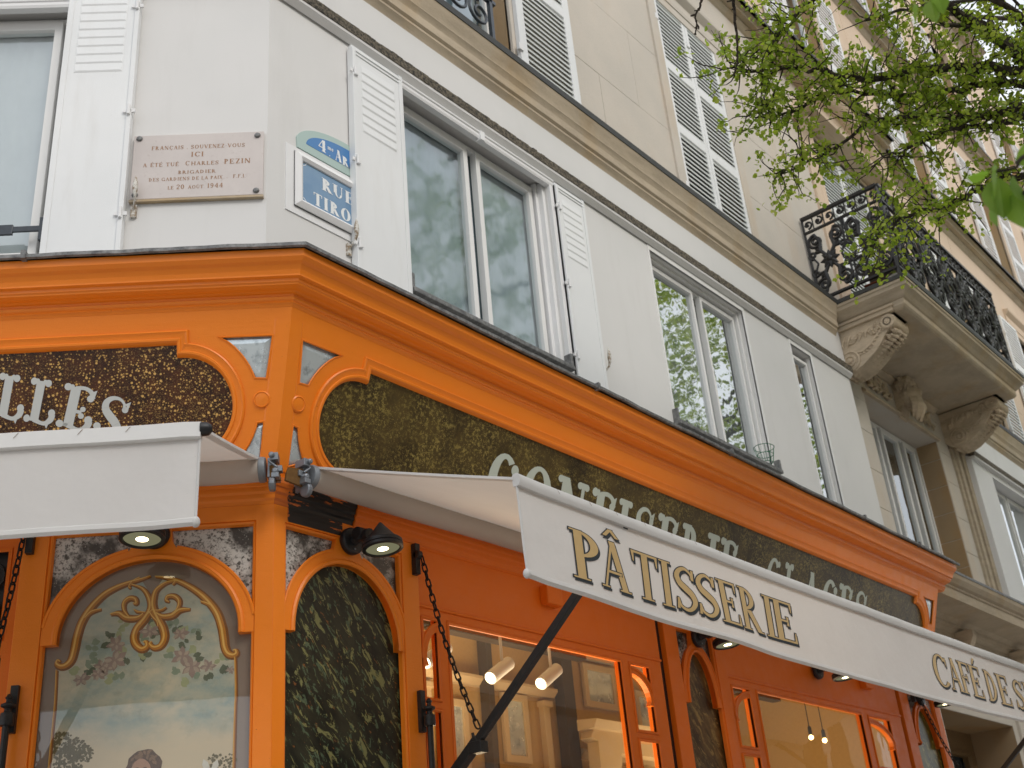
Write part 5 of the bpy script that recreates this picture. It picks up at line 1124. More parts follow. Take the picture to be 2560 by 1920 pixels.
for mat, sel in (('paint_leaf', 0), ('paint_leaf_dark', 1), ('paint_leaf_yellow', 2)):
    mb = MB()
    for i, (a, b_) in enumerate(lfs):
        if i % 3 != sel: continue
        for q in range(3): letters(mb, [leafpoly(a+random.uniform(-.014,.014), b_+random.uniform(-.014,.014), random.uniform(.024,.036), random.uniform(0, 6.28), .7)], fl_, .0007+.0001*sel+q*.00003)
    mb.build('painted_leaves', mat, pL)
for mat, k0, dd_ in (('paint_petal', 1.0, .0011), ('paint_petal_pale', .62, .00125)):
    mb = MB()
    for a, b_, r in fls:
        a0 = random.uniform(0, 2)
        for q in range(6 if k0 == 1 else 4):
            an = a0+q*2*pi/6*(1 if k0 == 1 else 1.5)+random.uniform(-.25,.25); rq = r*random.uniform(.75,1.15); letters(mb, [leafpoly(a+math.cos(an)*rq*.48, b_+math.sin(an)*rq*.36, rq*.98*k0, an, .52)], fl_, dd_+q*.00002)
    mb.build('painted_petals', mat, pL)
mb = MB()
for cu, cz, r, n_ in ((.759,2.535,.042,130),(.81,2.56,.045,120),(.72,2.515,.03,80),(.785,2.50,.05,130),(.75,2.45,.03,60),(.24,2.455,.03,36),(.19,2.45,.03,34)):
    for i in range(n_):
        a = random.uniform(0,6.28); rr = r*math.sqrt(random.random()); letters(mb, [leafpoly(cu+rr*math.cos(a), cz+rr*math.sin(a), random.uniform(.006,.014), random.uniform(0,6.28), .9)], fl_, .0008+(i % 20)*.00002)
letters(mb, [rect(.755,.765,2.30,2.53), rect(.806,.816,2.3,2.54)], fl_, .00075); mb.build('painted_bush', 'paint_bush', pL)
def blob(cu, cz, ru, rz, n=22, jit=.06): return [(cu+ru*(1+jit*random.uniform(-1,1))*math.cos(2*pi*i/n), cz+rz*(1+jit*random.uniform(-1,1))*math.sin(2*pi*i/n)) for i in range(n)]
mb = MB(); letters(mb, [blob(.501, 2.445, .066, .072)], fl_, .0012); mb.build('painted_hair', 'paint_hair', pL)
mb = MB()
for i in range(26):
    a = random.uniform(.2, pi-.2); rr = random.uniform(.6, 1.0)
    letters(mb, [leafpoly(.501+.062*rr*math.cos(a), 2.445+.068*rr*math.sin(a), .020, random.uniform(0,3.1), .5)], fl_, .0015+i*.00001)
mb.build('painted_curls', 'paint_hair_light', pL)
mb = MB(); letters(mb, [blob(.512, 2.428, .038, .054, 22, .02)], fl_, .0019); letters(mb, [leafpoly(.468,2.40,.02,1.4,.6)], fl_, .0018); letters(mb, [rect(.49,.53,2.30,2.40)], fl_, .0017); mb.build('painted_face', 'paint_skin', pL)
mb = MB(); letters(mb, [leafpoly(.497,2.440,.016,.1,.35), leafpoly(.527,2.440,.016,-.1,.35), leafpoly(.512,2.398,.018,0,.4), leafpoly(.497,2.449,.018,.1,.2), leafpoly(.527,2.449,.018,-.1,.2)], fl_, .0022); mb.build('painted_features', 'paint_hair', pL)
mb = MB(); letters(mb, [blob(.51,2.22,.15,.11,24,.03), leafpoly(.275,2.44,.05,1.2,.5), leafpoly(.24,2.435,.05,1.9,.5)], fl_, .0014); mb.build('painted_drapery', 'paint_white', pL)
mb = MB(); mb.plate('L', [(.165,z_b),(.853,z_b),(.853,2.92)]+ell(.508,2.945,.344,.300,4,176,30)[:]+[(.165,2.92)], SP-.0335, SP-.033)
gm = MB(); gpl = [(.104,z_b-.02),(.912,z_b-.02),(.912,2.928),(.85,2.928)]+ell(.508,2.945,.344,.300,2,178,30)+[(.166,2.928),(.104,2.928)]
gm.add([W('L',u,z,SP-.0325) for u, z in gpl], tessellate_polygon([[Vector((a, b_, 0)) for a, b_ in gpl]])); gm.build('panel_glass', 'picture_glass', pL)

# shop interior seen through the glass
rm = MB(); a, b_, d0, d1 = .45, 6.9, -1.95, -.13
P = lambda u, z, d: W('R', u, z, d)
rm.add([P(a,0,d0),P(b_,0,d0),P(b_,3.82,d0),P(a,3.82,d0),P(a,0,d1),P(a,3.82,d1),P(b_,0,d1),P(b_,3.82,d1)], [(0,1,2,3),(0,3,5,4),(1,6,7,2)]); rm.build('interior_wall', 'room_wall', shop)
rm = MB(); rm.add([P(a,3.82,d0),P(b_,3.82,d0),P(b_,3.82,d1),P(a,3.82,d1)], [(0,1,2,3)]); rm.build('interior_ceiling', 'room_ceiling', shop)
rm = MB(); rm.box('R', a, b_, .0, .02, d0, d1); rm.build('interior_floor', 'dark_wood', shop)
rm = MB(); rm.add([P(a,3.165,-.135),P(b_,3.165,-.135),P(b_,3.82,-.135),P(a,3.82,-.135)], [(0,1,2,3)]); rm.build('interior_header', 'room_trim', shop)
for u in (3.35, 6.2):
    rm = MB(); rm.box('R', u-.03, u+.03, 0, 3.8, -1.9, -1.82); rm.box('R', u-1.0, u+.6, 3.62, 3.70, -1.5, -1.42); rm.build('dark_frame_bar', 'dark_wood', shop)
for a_, b2_ in ((4.20,4.33),(2.6,2.68)): rm = MB(); rm.box('R', a_, b2_, 0, 3.8, -1.93, -1.84); rm.build('dark_column', 'dark_wood', shop)
for (ua, ub, za, zb_) in ((4.62,4.95,3.50,3.74),(3.62,3.80,3.02,3.40),(5.3,5.6,3.2,3.6),(2.95,3.15,2.9,3.3)):
    rm = MB(); rm.plate('R', rect(ua-.05,ub+.05,za-.05,zb_+.05), -1.94, -1.91, [rect(ua,ub,za,zb_)]); wf = rm.build('mirror_frame', 'room_trim', shop, bevel=.004)
    rm = MB(); rm.box('R', ua, ub, za, zb_, -1.94, -1.925); rm.build('wall_mirror', 'bevelled_mirror', wf)
rm = MB()
rm.plate('R', [(4.28,2.2),(4.42,2.2)]+[(4.44+.14*math.sin(R(q*9)),2.85+.20*(1-math.cos(R(q*9)))) for q in range(0,11)]+[(5.4,3.05),(5.4,3.20),(4.26,3.20),(4.22,3.14),(4.30,3.12)], -1.75, -1.65)
rm.sweep('R', [(-1.75,3.20),(-1.60,3.20),(-1.57,3.26),(-1.75,3.28)], 4.20, 5.4); rm.box('R', 2.2, 4.1, 2.50, 2.56, -1.9, -1.6); rm.box('R', 2.2, 2.28, 1.5, 2.5, -1.9, -1.6); rm.box('R', 3.4, 3.48, 1.5, 2.5, -1.9, -1.6); rm.build('wooden_display_arch', 'room_trim', shop, bevel=.004)
for i_, (ua, ub, z_) in enumerate(((.6,2.55,3.46),(2.75,4.15,3.46),(4.4,5.9,3.05),(.6,2.55,2.86),(2.75,4.15,2.80))):
    rm = MB(); rm.sweep('R', [(-1.95,z_),(-1.90,z_),(-1.86,z_+.04),(-1.86,z_+.06),(-1.95,z_+.08)], ua, ub); rm.build('wall_moulding', 'room_trim', shop)
for i_, (ua, za, zb2) in enumerate(((2.05,2.95,3.42),(2.80,2.95,3.42),(4.05,2.92,3.42),(1.5,2.95,3.42),(5.1,3.3,3.7),(1.1,2.3,2.8),(2.35,2.2,2.8))):
    rm = MB(); rm.box('R', ua-.035, ua+.035, za, zb2, -1.95, -1.90); rm.box('R', ua-.055, ua+.055, zb2-.03, zb2+.01, -1.95, -1.88); rm.build('wall_pilaster', 'room_trim', shop, bevel=.004)
for i_ in range(7):
    rm = MB(); rm.box('R', 1.0+i_*.36, 1.22+i_*.36, 2.58, 2.72+.05*(i_ % 3), -1.80, -1.62); rm.build('gift_box', ('brass','room_trim','terracotta')[i_ % 3], shop, bevel=.004)
for za in (2.40, 2.62, 2.84):
    rm = MB(); rm.box('R', 4.45, 5.4, za, za+.02, -1.9, -1.7); rm.build('shelf', 'brass', shop)
rm = MB()
for i in range(12): rm.ball(W('R', 2.4+i*.13, 2.68+.02*(i % 3), -1.68), (.05,.05,.07), 5)
rm.build('shelf_jars', 'brass', shop, smooth=True, kind='stuff')
rm = MB(); rm.lathe(W('R', 3.05, 2.45, -1.1), (0,0,1), [(.22,0),(.21,.10),(.17,.20),(.10,.27),(.001,.30)], 22); rm.build('glass_dome', 'pot_white', shop, smooth=True)
def spotlight(u, z, d, ud, i):
    t = thing('track_spotlight', W('R', u, 3.8, d), ('white cylinder spotlight nearest the corner post, half behind the narrow side pane', 'white cylinder spotlight in the middle of the big shop window', 'white cylinder spotlight right of the black awning arm in the shop window')[i], 'spotlight', 'spotlights inside the shop window')
    ax = Vector((.84, .05, .50)).normalized(); c = W('R', u, z, d)
    mb = MB(); mb.lathe(c, ax, [(.035,.0),(.039,.003),(.039,.215),(.034,.22),(.001,.22)], 22); mb.build('lamp_body', 'spot_white', t, smooth=True)
    mb = MB(); mb.lathe(c-ax*.001, ax, [(.001,0),(.033,0)], 20, caps=False); mb.build('lamp_face', 'spot_face', t)
    e = c+ax*.14; mb = MB(); mb.tube([e, Vector((e.x, e.y, 3.8))], .009, 8); mb.build('stem', 'spot_white', t)
for i, (u, z) in enumerate(((1.64,3.165), (2.16,3.145), (2.61,3.165))): spotlight(u, z, -.80, 0, i)
for i, (u, z, d) in enumerate(((5.98,3.13,-.8), (6.21,3.125,-.8))):
    t = thing('pendant_bulb', W('R', u, z, d), ('glowing pendant bulb, the left one of two in the far shop window', 'glowing pendant bulb, the right one of two in the far shop window')[i], 'light bulb', 'pendant bulbs in the far window')
    mb = MB(); mb.ball(W('R', u, z, d), .019, 8); mb.build('bulb', 'bulb_glow', t, smooth=True)
    mb = MB(); mb.tube([W('R',u,z+.03,d), W('R',u,3.8,d)], .004, 5); mb.lathe(W('R',u,z+.02,d), (0,0,1), [(.014,0),(.016,.02),(.014,.06),(.004,.07)], 10); mb.build('flex', 'black_plastic', t)
for i, (u, e_) in enumerate(((1.9, 46), (4.9, 20))):  # unseen warm area lights added to brighten the shop interior from below
    l_ = bpy.data.lights.new('interior_fill', 'AREA'); l_.energy = e_; l_.color = (1, .78, .50); l_.size = 1.2; lo = bpy.data.objects.new('interior_fill', l_); col.objects.link(lo); lo.location = W('R', u+.4, 2.2, -1.0); lo.rotation_euler = (R(180), 0, 0)

# ------------------------------------------------------------------ awnings
def awning(f, u0, u1, D, zr, zbar, zhem, words, label, armu, endcap):
    t = thing('awning', W(f, (u0+u1)/2, 3.55, -.05), label, 'awning', 'white shop awnings')
    sag = lambda u: math.sin(pi*max(0, min(1, (u-u0)/(u1-u0))))
    rz, rd, rr = 3.556, .046, .049
    mb = MB(); mb.tube([W(f, u0-.03+(u1-u0+.03)*i/30, rz-.004*math.sin(i*.9), rd) for i in range(31)], rr, 22); mb.build('roller_tube', 'awning_underside', t, smooth=True, angle=60)
    mb = MB(); mb.lathe(W(f, u0-.055, rz, rd), FR[f][0], [(.030,0),(.050,.002),(.053,.010),(.053,.026),(.050,.028)], 24); mb.build('roller_collar', 'grey_plastic', t, smooth=True, angle=30)
    # mechanical end bracket
    mb = MB(); e = u0-.062
    for a, b_, c_, d_, g, h in ((-.030,0,3.515,3.60,.02,.065),(-.045,-.012,3.58,3.612,.03,.09),(-.050,-.020,3.50,3.52,.03,.10),(-.018,-.006,3.49,3.62,.0,.05),(-.06,-.03,3.535,3.56,.045,.075)): mb.box(f, e+a, e+b_, c_, d_, g, h)
    mb.lathe(W(f, e-.02, 3.60, .03), FR[f][1], [(.012,0),(.012,.07),(.007,.075)], 8); mb.lathe(W(f, e-.035, 3.53, .04), FR[f][1], [(.014,0),(.014,.055),(.008,.06)], 8)
    mb.lathe(W(f, e-.022, 3.478, .075), FR[f][0], [(.026,-.012),(.030,-.008),(.030,.008),(.026,.012)], 14); mb.tube([W(f,e-.04,3.60,.07), W(f,e-.01,3.575,.085), W(f,e-.04,3.55,.08)], .006, 6)
    mb.build('end_bracket', 'mech_grey', t, bevel=.0015)
    mb = MB(); mb.plate(f, [(e-.045,3.575),(e-.02,3.57),(e-.015,3.49),(e-.05,3.492),(-T*.05+.0,3.50),(-T*.05+.004,3.555),(e-.05,3.548)] if False else [(-.018,3.500),(e-.01,3.492),(e-.008,3.565),(e-.04,3.572),(-.002,3.560),(-.012,3.535)], .055, .066); mb.build('rusty_plate', 'rust', t, bevel=.001)
    # canopy cloth
    n, m_ = 60, 14; mb = MB()
    for i in range(n+1):
        for j in range(m_+1):
            s_ = i/n; v = j/m_; ua = u0-.025*(1-v); u = ua+(u1-ua)*s_
            zt = (rz+rr)*(1-v)+(zbar-.012*sag(u))*v - .010*math.sin(pi*v)*(.3+.7*math.sin(pi*s_)) + .004*noise.noise(Vector((u*2.5, v*2, 1)))
            d = rd*(1-v)+(D-.01)*v; mb.v.append(W(f, u, zt, d))
    mb.f = [(i*(m_+1)+j, i*(m_+1)+j+1, (i+1)*(m_+1)+j+1, (i+1)*(m_+1)+j) for i in range(n) for j in range(m_)]
    mb.build('canopy', 'awning_underside', t, smooth=True)
    mb = MB()                                                    # folded side hem of the canopy
    for j in range(m_+1):
        v = j/m_; a = mb.v; p0 = u0-.025*(1-v); zt = (rz+rr)*(1-v)+zbar*v-.003*math.sin(pi*v); d = rd*(1-v)+(D-.01)*v
        a += [W(f,p0-.003,zt+.004,d), W(f,p0-.003,zt-.006,d), W(f,p0+.028,zt-.007,d)]
    mb.f = [(j*3+q, j*3+q+1, (j+1)*3+q+1, (j+1)*3+q) for j in range(m_) for q in range(2)]; mb.build('canopy_hem', 'awning_canvas', t, smooth=True)
    # front bar
    mb = MB(); n = 50
    prof = [(-.020,.004),(-.018,.010),(.010,.012),(.016,.008),(.014,-.040),(.008,-.044),(-.018,-.044),(-.020,0)] if f == 'L' else [(-.020,.004),(-.015,.012),(.004,.014),(.014,.006),(.016,-.020),(.010,-.034),(-.016,-.034),(-.020,0)]
    for i in range(n+1):
        u = u0+(u1-u0)*i/n; wv = .0035*noise.noise(Vector((u*3.2, 5, 0)))+.0018*noise.noise(Vector((u*16, 1, 0)))
        for a, b_ in prof: mb.v.append(W(f, u, zbar+b_-.016*sag(u)*(f == 'R')+wv, D+a+wv*.6))
    k_ = len(prof); mb.f = [(i*k_+j, i*k_+(j+1) % k_, (i+1)*k_+(j+1) % k_, (i+1)*k_+j) for i in range(n) for j in range(k_)] + [tuple(range(k_)), tuple(range(n*k_, n*k_+k_))]
    mb.build('front_bar', 'alu_bar' if f == 'L' else 'awning_canvas', t, smooth=True, angle=50)
    if endcap:
        mb = MB(); mb.tube([W(f,u0+.002,zbar-.008,D-.002), W(f,u0-.020,zbar-.008,D-.002), W(f,u0-.032,zbar-.004,D-.004)], [.024,.022,.012], 10); mb.build('end_cap', 'black_plastic', t, smooth=True, angle=60)
    # valance
    hem = lambda u: zhem-(.050 if f == 'R' else .0)*sag(u)
    top = lambda u: zbar-.030-.016*sag(u)*(f == 'R')
    def vd(u, v): return D-.004+.010*noise.noise(Vector((u*2.4, v*1.2, 9)))*v+.006*v*math.sin(u*5)+ .012*math.exp(-((u-u0)/.10)**2)*v
    nu, nv = 160, 10; mb = MB()
    for i in range(nu+1):
        u = u0+(u1-u0)*i/nu
        for j in range(nv+1): v = j/nv; mb.v.append(W(f, u+(.006*v if i == 0 else 0), top(u)+(hem(u)-top(u))*v, vd(u, v)))
        mb.v += [W(f,u,hem(u)-.006,vd(u,1)+.010), W(f,u,hem(u)-.020,vd(u,1)+.012), W(f,u,hem(u)-.030,vd(u,1)+.004), W(f,u,hem(u)-.026,vd(u,1)-.008), W(f,u,hem(u)-.004,vd(u,1)-.010)]
    k_ = nv+6; mb.f = [(i*k_+j, i*k_+j+1, (i+1)*k_+j+1, (i+1)*k_+j) for i in range(nu) for j in range(k_-1)]
    val = mb.build('valance', 'awning_canvas', t, smooth=True)
    mb = MB(); mb.tube([W(f,u0+.004,top(u0)+(hem(u0)-top(u0))*j/8,vd(u0,j/8)+.002) for j in range(9)], .0045, 5); mb.ball(W(f,u0+.004,hem(u0)-.016,vd(u0,1)), (.014,.014,.018), 6); mb.build('valance_side_hem', 'awning_canvas', val, smooth=True)
    mb = MB()
    for q in range(34 if f == 'R' else 8):
        u = u0+.2+q*.19+random.uniform(-.03,.03)
        if u < u1: mb.add([W(f,u,zbar+.006,D+.0165),W(f,u+.002,zbar+.006,D+.0165),W(f,u+.016,zbar-.012,D+.0172),W(f,u+.014,zbar-.012,D+.0172)], [(0,1,2,3)])
    mb.build('stitching', 'rust', val)
    if words:
        for mat, kw, du, dz, dd_ in (('letter_shadow', dict(grow=.012), .009, -.010, .0010), ('letter_shadow', dict(grow=.022), .0, 0, .0016), ('gold_letter', dict(), 0, 0, .0024)):
            for spans in words:
                for ch, a, b_ in spans:
                    mb = MB()
                    st = dict(wt=.150, th=.050, serif=.075, st=.030); p0, adv = glyph(ch, **st); xs = [q[0] for pl in p0 for q in pl]; x0, x1 = min(xs), max(xs)
                    p, adv = glyph(ch, **st, **kw)
                    def fn(x, y, d): 
                        u = x+du; zt, zh = top(u), hem(u); zz = (3.095-.012*sag(u))+(y-1)*(.188) + dz
                        v = (zt-zz)/(zt-zh); return W(f, u, zz, vd(u, v)+d)
                    ps = [[(a+(x-x0)/(x1-x0)*(b_-a), y) for x, y in pl] for pl in p]
                    # subdivide long polygons so that they follow the cloth
                    letters(mb, ps, fn, dd_+.0012, .00002); mb.build('letter' if mat == 'gold_letter' else 'letter_shade', mat, val)
    # folding arms and their brackets
    for au in armu:
        ang = (zbar-.03-2.34)/(D+.01)
        P0, P1, P2 = Vector((0, 0)), None, None
        a = W(f, au, 2.31, -.01); e_ = W(f, au, 2.31+.245*ang, .235); b2 = W(f, au, zbar-.03, D-.01)
        mb = MB()
        def barseg(p, q, h): 
            ax = (q-p).normalized(); x = FR[f][0]; y = ax.cross(x).normalized(); vs = [r_+x*sx*h+y*sy*h for r_ in (p, q) for sx in (-1,1) for sy in (-1,1)]
            mb.add(vs, [(0,1,3,2),(4,6,7,5),(0,4,5,1),(2,3,7,6),(0,2,6,4),(1,5,7,3)])
        barseg(a, e_+(b2-e_)*.03, .021); barseg(e_, b2, .0155); dirv = (b2-e_).normalized(); mb.box(f, au-.024, au+.024, e_.z-.035, e_.z+.012, .215, .285)
        mb.build('arm', 'black_iron', t, bevel=.003)
        mb = MB(); mb.lathe(e_+Vector((0,0,.01))+FR[f][0]*-.012, FR[f][0], [(.016,0),(.016,.024)], 12); mb.tube([e_+Vector((0,0,.0)), e_+Vector((0,0,.05))-FR[f][1]*.01], .007, 6); mb.build('arm_lug', 'black_iron', t, smooth=True, angle=40)
        mb = MB(); mb.box(f, au-.016, au+.012, 2.60, 2.775, SP, SP+.022); mb.lathe(W(f,au+.004,2.62,SP+.05), (0,0,1), [(.024,0),(.026,.01),(.024,.045),(.014,.05),(.012,.062),(.026,.070),(.026,.078),(.010,.086),(.009,.096),(.014,.102),(.006,.115),(.001,.118)], 14)
        mb.tube([W(f,au+.004,2.62,SP+.05), W(f,au+.004,1.2,SP+.05)], .013, 9); mb.build('arm_pivot', 'black_iron', t, smooth=True, angle=40)
        mb = MB(); mb.box(f, au-.014, au+.016, 3.295, 3.44, SP, SP+.03); mb.lathe(W(f,au,3.385,SP+.03)-FR[f][0]*.014, FR[f][0], [(.020,0),(.020,.028)], 12); mb.build('chain_plate', 'black_iron', t, bevel=.003)
    return t
PAT = [('P',.445,.616),('Â',.618,.815),('T',.840,1.023),('I',1.035,1.115),('S',1.136,1.285),('S',1.292,1.442),('E',1.460,1.621),('R',1.637,1.83),('I',1.856,1.946),('E',1.939,2.137)]
CAF = [('C',3.757,3.955),('A',3.962,4.150),('F',4.135,4.300),('É',4.309,4.495),('D',4.569,4.735),('E',4.77,4.965),('S',5.06,5.22),('P',5.25,5.42)]
awning('R', .165, 6.80, 1.10, 3.6, 3.217, 2.878, [PAT, CAF], 'long white awning lettered in gold PÂTISSERIE, running along the right-hand shopfront', (.83, 6.33), False)
awning('L', .100, 3.0, 1.05, 3.6, 3.284, 2.975, None, 'plain white awning with black end cap over the left-hand shopfront', (.985,), True)
# chains holding the arms
link_me = None
def chain(f, u, lab, pts, grp='black awning chains'):
    global link_me
    t = thing('chain', pts[0], lab, 'chain', grp)
    if link_me is None:
        mb = MB(); n = 16; path = []
        for i in range(n):
            a = 2*pi*i/n; x = .0105*math.cos(a); z = .014*math.sin(a)+(.010 if math.sin(a) >= 0 else -.010); path.append(Vector((x,0,z)))
        for i in range(n): mb.tube([path[i], path[(i+1) % n]], .0038, 6, caps=False)
        link_me = mb.mesh('link', 'chain_black', Vector((0,0,0)), True)
    L_ = sum((pts[i+1]-pts[i]).length for i in range(len(pts)-1)); n = int(L_/.0375); 
    for k_ in range(n):
        s_ = (k_+.5)/n*L_; i = 0
        while i < len(pts)-2 and s_ > (pts[i+1]-pts[i]).length: s_ -= (pts[i+1]-pts[i]).length; i += 1
        dv = (pts[i+1]-pts[i]).normalized(); p = pts[i]+dv*s_
        o = link('link', link_me, p, t); q = dv.to_track_quat('Z', 'Y'); o.rotation_mode = 'QUATERNION'
        o.rotation_quaternion = q @ Euler((0, 0, R(25 if k_ % 2 else 115)+random.uniform(-.2,.2))).to_quaternion()
    return t
def chpts(f, u, du=0.0, zb_=2.565): 
    return [W(f, u+du*s_, 3.375+(zb_-3.375)*s_-.012*math.sin(pi*s_), SP+.04+(.245-SP-.04)*s_-.020*math.sin(pi*s_)) for s_ in [i/8 for i in range(9)]]
chain('R', .83, 'black chain hanging to the awning arm elbow beside the dark marble panel', chpts('R', .845))
chain('L', .985, 'black chain at the left edge of the photo, left of the painted panel', chpts('L', 1.005))
chain('R', 6.33, 'black chain at the far end of the shopfront, before the stone doorway', chpts('R', 6.36))

# ------------------------------------------------------------------ wall lamps
def wall_lamp(f, u, z, lab, lit=True):
    t = thing('wall_lamp', W(f, u, z, SP), lab, 'lamp', 'black wall spotlights on the shopfront')
    ud = FR[f][0]; nn = FR[f][1]; c = W(f, u, z, SP)
    mb = MB(); mb.lathe(c, nn, [(.058,0),(.060,.004),(.060,.022),(.054,.030),(.001,.032)], 26)
    mb.build('back_plate', 'black_plastic', t, smooth=True, angle=40)
    mb = MB()
    for a in (0, pi): mb.lathe(c+nn*.031+Vector((0,0,.040*math.cos(a)))+ud*0, nn, [(.005,0),(.005,.003),(.001,.004)], 8)
    mb.build('screw', 'mech_grey', t)
    j = c+nn*.075+Vector((0,0,.012))
    mb = MB(); mb.tube([c+nn*.02, j], [.026,.022], 14); mb.lathe(j-ud*.032, ud, [(.028,0),(.030,.004),(.030,.060),(.028,.064)], 18); mb.tube([j, j+nn*.05+Vector((0,0,-.012))], [.024,.026], 12); mb.build('joint', 'black_plastic', t, smooth=True, angle=40)
    ax = (Vector((0,0,-1))+nn*.10).normalized(); h = c+nn*.20+Vector((0,0,-.072))
    if True:
        mb = MB(); mb.lathe(h, ax, [(.001,-.105),(.006,-.104),(.070,-.022),(.080,-.020),(.086,-.014),(.087,.0),(.083,.003),(.087,.006),(.087,.016),(.080,.020),(.072,.020),(.070,.010)], 30, caps=False); mb.build('lamp_head', 'black_plastic', t, smooth=True, angle=30)
        mb = MB(); mb.lathe(h+ax*.012, ax, [(.001,0),(.071,0)], 26, caps=False); mb.build('lens', 'lamp_lens', t)
        mb = MB(); mb.lathe(h+ax*.016, ax, [(.001,0),(.024,0)], 18, caps=False); mb.build('led', 'lamp_led', t)
    l_ = bpy.data.lights.new('lamp_glow', 'SPOT'); l_.energy = 2.2; l_.color = (1,.80,.5); l_.spot_size = R(110); l_.spot_blend = .8; l_.shadow_soft_size = .04
    lo = bpy.data.objects.new('lamp_glow', l_); col.objects.link(lo); lo.parent = t; lo.location = h+ax*.03-WORLD[t.name]; lo.rotation_euler = ax.to_track_quat('-Z','Y').to_euler()
wall_lamp('R', .443, 3.372, 'black cone-backed wall lamp nearest the corner, above the dark marble arch')
wall_lamp('L', .500, 3.345, 'black wall lamp glowing under the plain awning, above the painted panel')
wall_lamp('R', 3.215, 3.355, 'black wall lamp above the narrow brown marble arch, half hidden by the lettered awning')
wall_lamp('R', 4.740, 3.345, 'black wall lamp in the middle of the far shop window header')
wall_lamp('R', 6.480, 3.345, 'farthest black wall lamp at the end of the shopfront beside the chain')
for u, z, lb in ((1.815, 3.365, 'small orange painted box on the header above the large shop window'), (5.50, 3.355, 'small orange painted box on the header right of the far window lamp')):
    mb = MB(); mb.box('R', u-.062, u+.062, z-.05, z+.05, SP-.012, SP+.04); tag(mb.build('junction_box', 'orange_paint_shade', bevel=.006), lb, 'junction box', 'orange boxes on the shop header')

# ------------------------------------------------------------------ memorial plaque
pq = thing('memorial_plaque', W('L', .44, 5.115, WD), 'pinkish marble memorial plaque with bronze lettering on the left rendered wall', 'plaque')
mb = MB(); mb.box('L', .121, .757, 5.128, 5.514, WD, WD+.020); slab = mb.build('stone_slab', 'plaque_marble', pq, bevel=.002)
mb = MB(); mb.box('L', .118, .760, 5.112, 5.126, WD, WD+.022); mb.build('lower_edge', 'cornice_stone', pq, bevel=.002)
for u, z in ((.730,5.494),(.152,5.488),(.153,5.150),(.732,5.152)): mb = MB(); mb.lathe(W('L',u,z,WD+.02), LN, [(.015,0),(.016,.003),(.011,.010),(.001,.012)], 14); mb.build('bolt', 'zinc', pq, smooth=True)
mb = MB()
def plaque_line(txt, u_left, u_right, zb_, h, track=.10):
    st = dict(wt=.16, th=.085, serif=.055, st=.05)
    letter_objs(text_chars(txt.upper(), h, u_left, u_right, zb_, track, **st), lambda x, z, d: W('L', x, z, WD+.0203+d), .0002, 'bronze_letter', slab)
plaque_line('FRANÇAIS . SOUVENEZ-VOUS', .668, .210, 5.421, .023)
plaque_line('ICI', .474, .408, 5.372, .029)
plaque_line('A ÉTÉ TUÉ', .705, .528, 5.318, .023); plaque_line('C', .500, .476, 5.319, .028); plaque_line('HARLES', .472, .335, 5.319, .0225); plaque_line('PEZIN', .312, .178, 5.320, .029)
plaque_line('BRIGADIER', .532, .347, 5.269, .020); plaque_line('DES GARDIENS DE LA PAIX', .671, .315, 5.230, .020); plaque_line('_', .298, .288, 5.232, .020); plaque_line('F.F.I.', .266, .203, 5.232, .021)
plaque_line('LE', .578, .548, 5.178, .020); plaque_line('20', .537, .495, 5.178, .027); plaque_line('AOÛT', .481, .405, 5.178, .020); plaque_line('1944', .390, .310, 5.178, .027)

# ------------------------------------------------------------------ street name sign
sg = thing('street_sign', W('R', .62, 5.12, WD), 'blue enamel street sign RUE TIRON with arched 4me ARR plate, half behind the shutter', 'street sign')
u0, u1, z0, z1 = .272, 1.00, 5.155, 5.495; D0 = WD+.012
mb = MB(); mb.mould('R', rect(u0, u1, z0, z1), [(0,WD),(0,D0+.006),(-.012,D0+.012),(-.030,D0+.020),(-.046,D0+.010),(-.050,WD)], sign=-1 if False else 1); mb.box('R', u0-.052, u1+.03, z0-.045, z1+.028, WD, WD+.006); fr = mb.build('frame', 'white_paint', sg)
mb = MB(); mb.box('R', u0, u1, z0, z1, WD, D0); pl = mb.build('name_plate', 'dark_enamel', sg)
cn = .045
def notch(u0, u1, z0, z1, c):
    p = []
    for cu, cz, a0 in ((u0, z0, 90), (u1, z0, 180), (u1, z1, 270), (u0, z1, 0)):
        p += [(cu+c*math.cos(R(a0-q*15)), cz+c*math.sin(R(a0-q*15))) for q in range(7)]
    return p
ou = notch(u0+.030, u1-.030, z0+.022, z1-.022, cn); mb = MB(); mb.plate('R', ou, D0-.002, D0+.0012); bl = mb.build('blue_field', 'blue_enamel', pl)
mb = MB(); mb.mould('R', notch(u0+.038, u1-.038, z0+.030, z1-.030, cn), [(0,D0+.0016),(.0035,D0+.0016)]); mb.build('white_line', 'white_enamel', pl)
mb = MB()
for cu, cz, a0 in ((u0+.03, z0+.03, 0), (u0+.03, z1-.03, 180), (u1-.03, z0+.03, 0), (u1-.03, z1-.03, 180)): spiral(mb, 'R', cu, cz, .022, D0+.002, 1.6, R(a0), 1, .0022, 22, 4)
mb.build('corner_scroll', 'grey_plastic', pl)
STS = dict(wt=.22, th=.055, serif=.07, st=.04); mb = MB()
def sign_line(par, txt, ua, zb_, h, ub, fn): letter_objs(text_chars(txt, h, ua, ub, zb_, .08, **STS), fn, 0, 'white_enamel', par)
fp = lambda x, z, d: W('R', x, z, D0+.0022+d)
sign_line(pl, 'RUE', .450, 5.338, .076, .676, fp); sign_line(pl, 'TIRON', .392, 5.218, .076, .736, fp)
ap = [(u0+.02, z1+.035)] + [(.636+.352*math.cos(R(a)), z1+.075+.165*math.sin(R(a))) for a in range(172, 7, -6)] + [(u1-.02, z1+.035)]
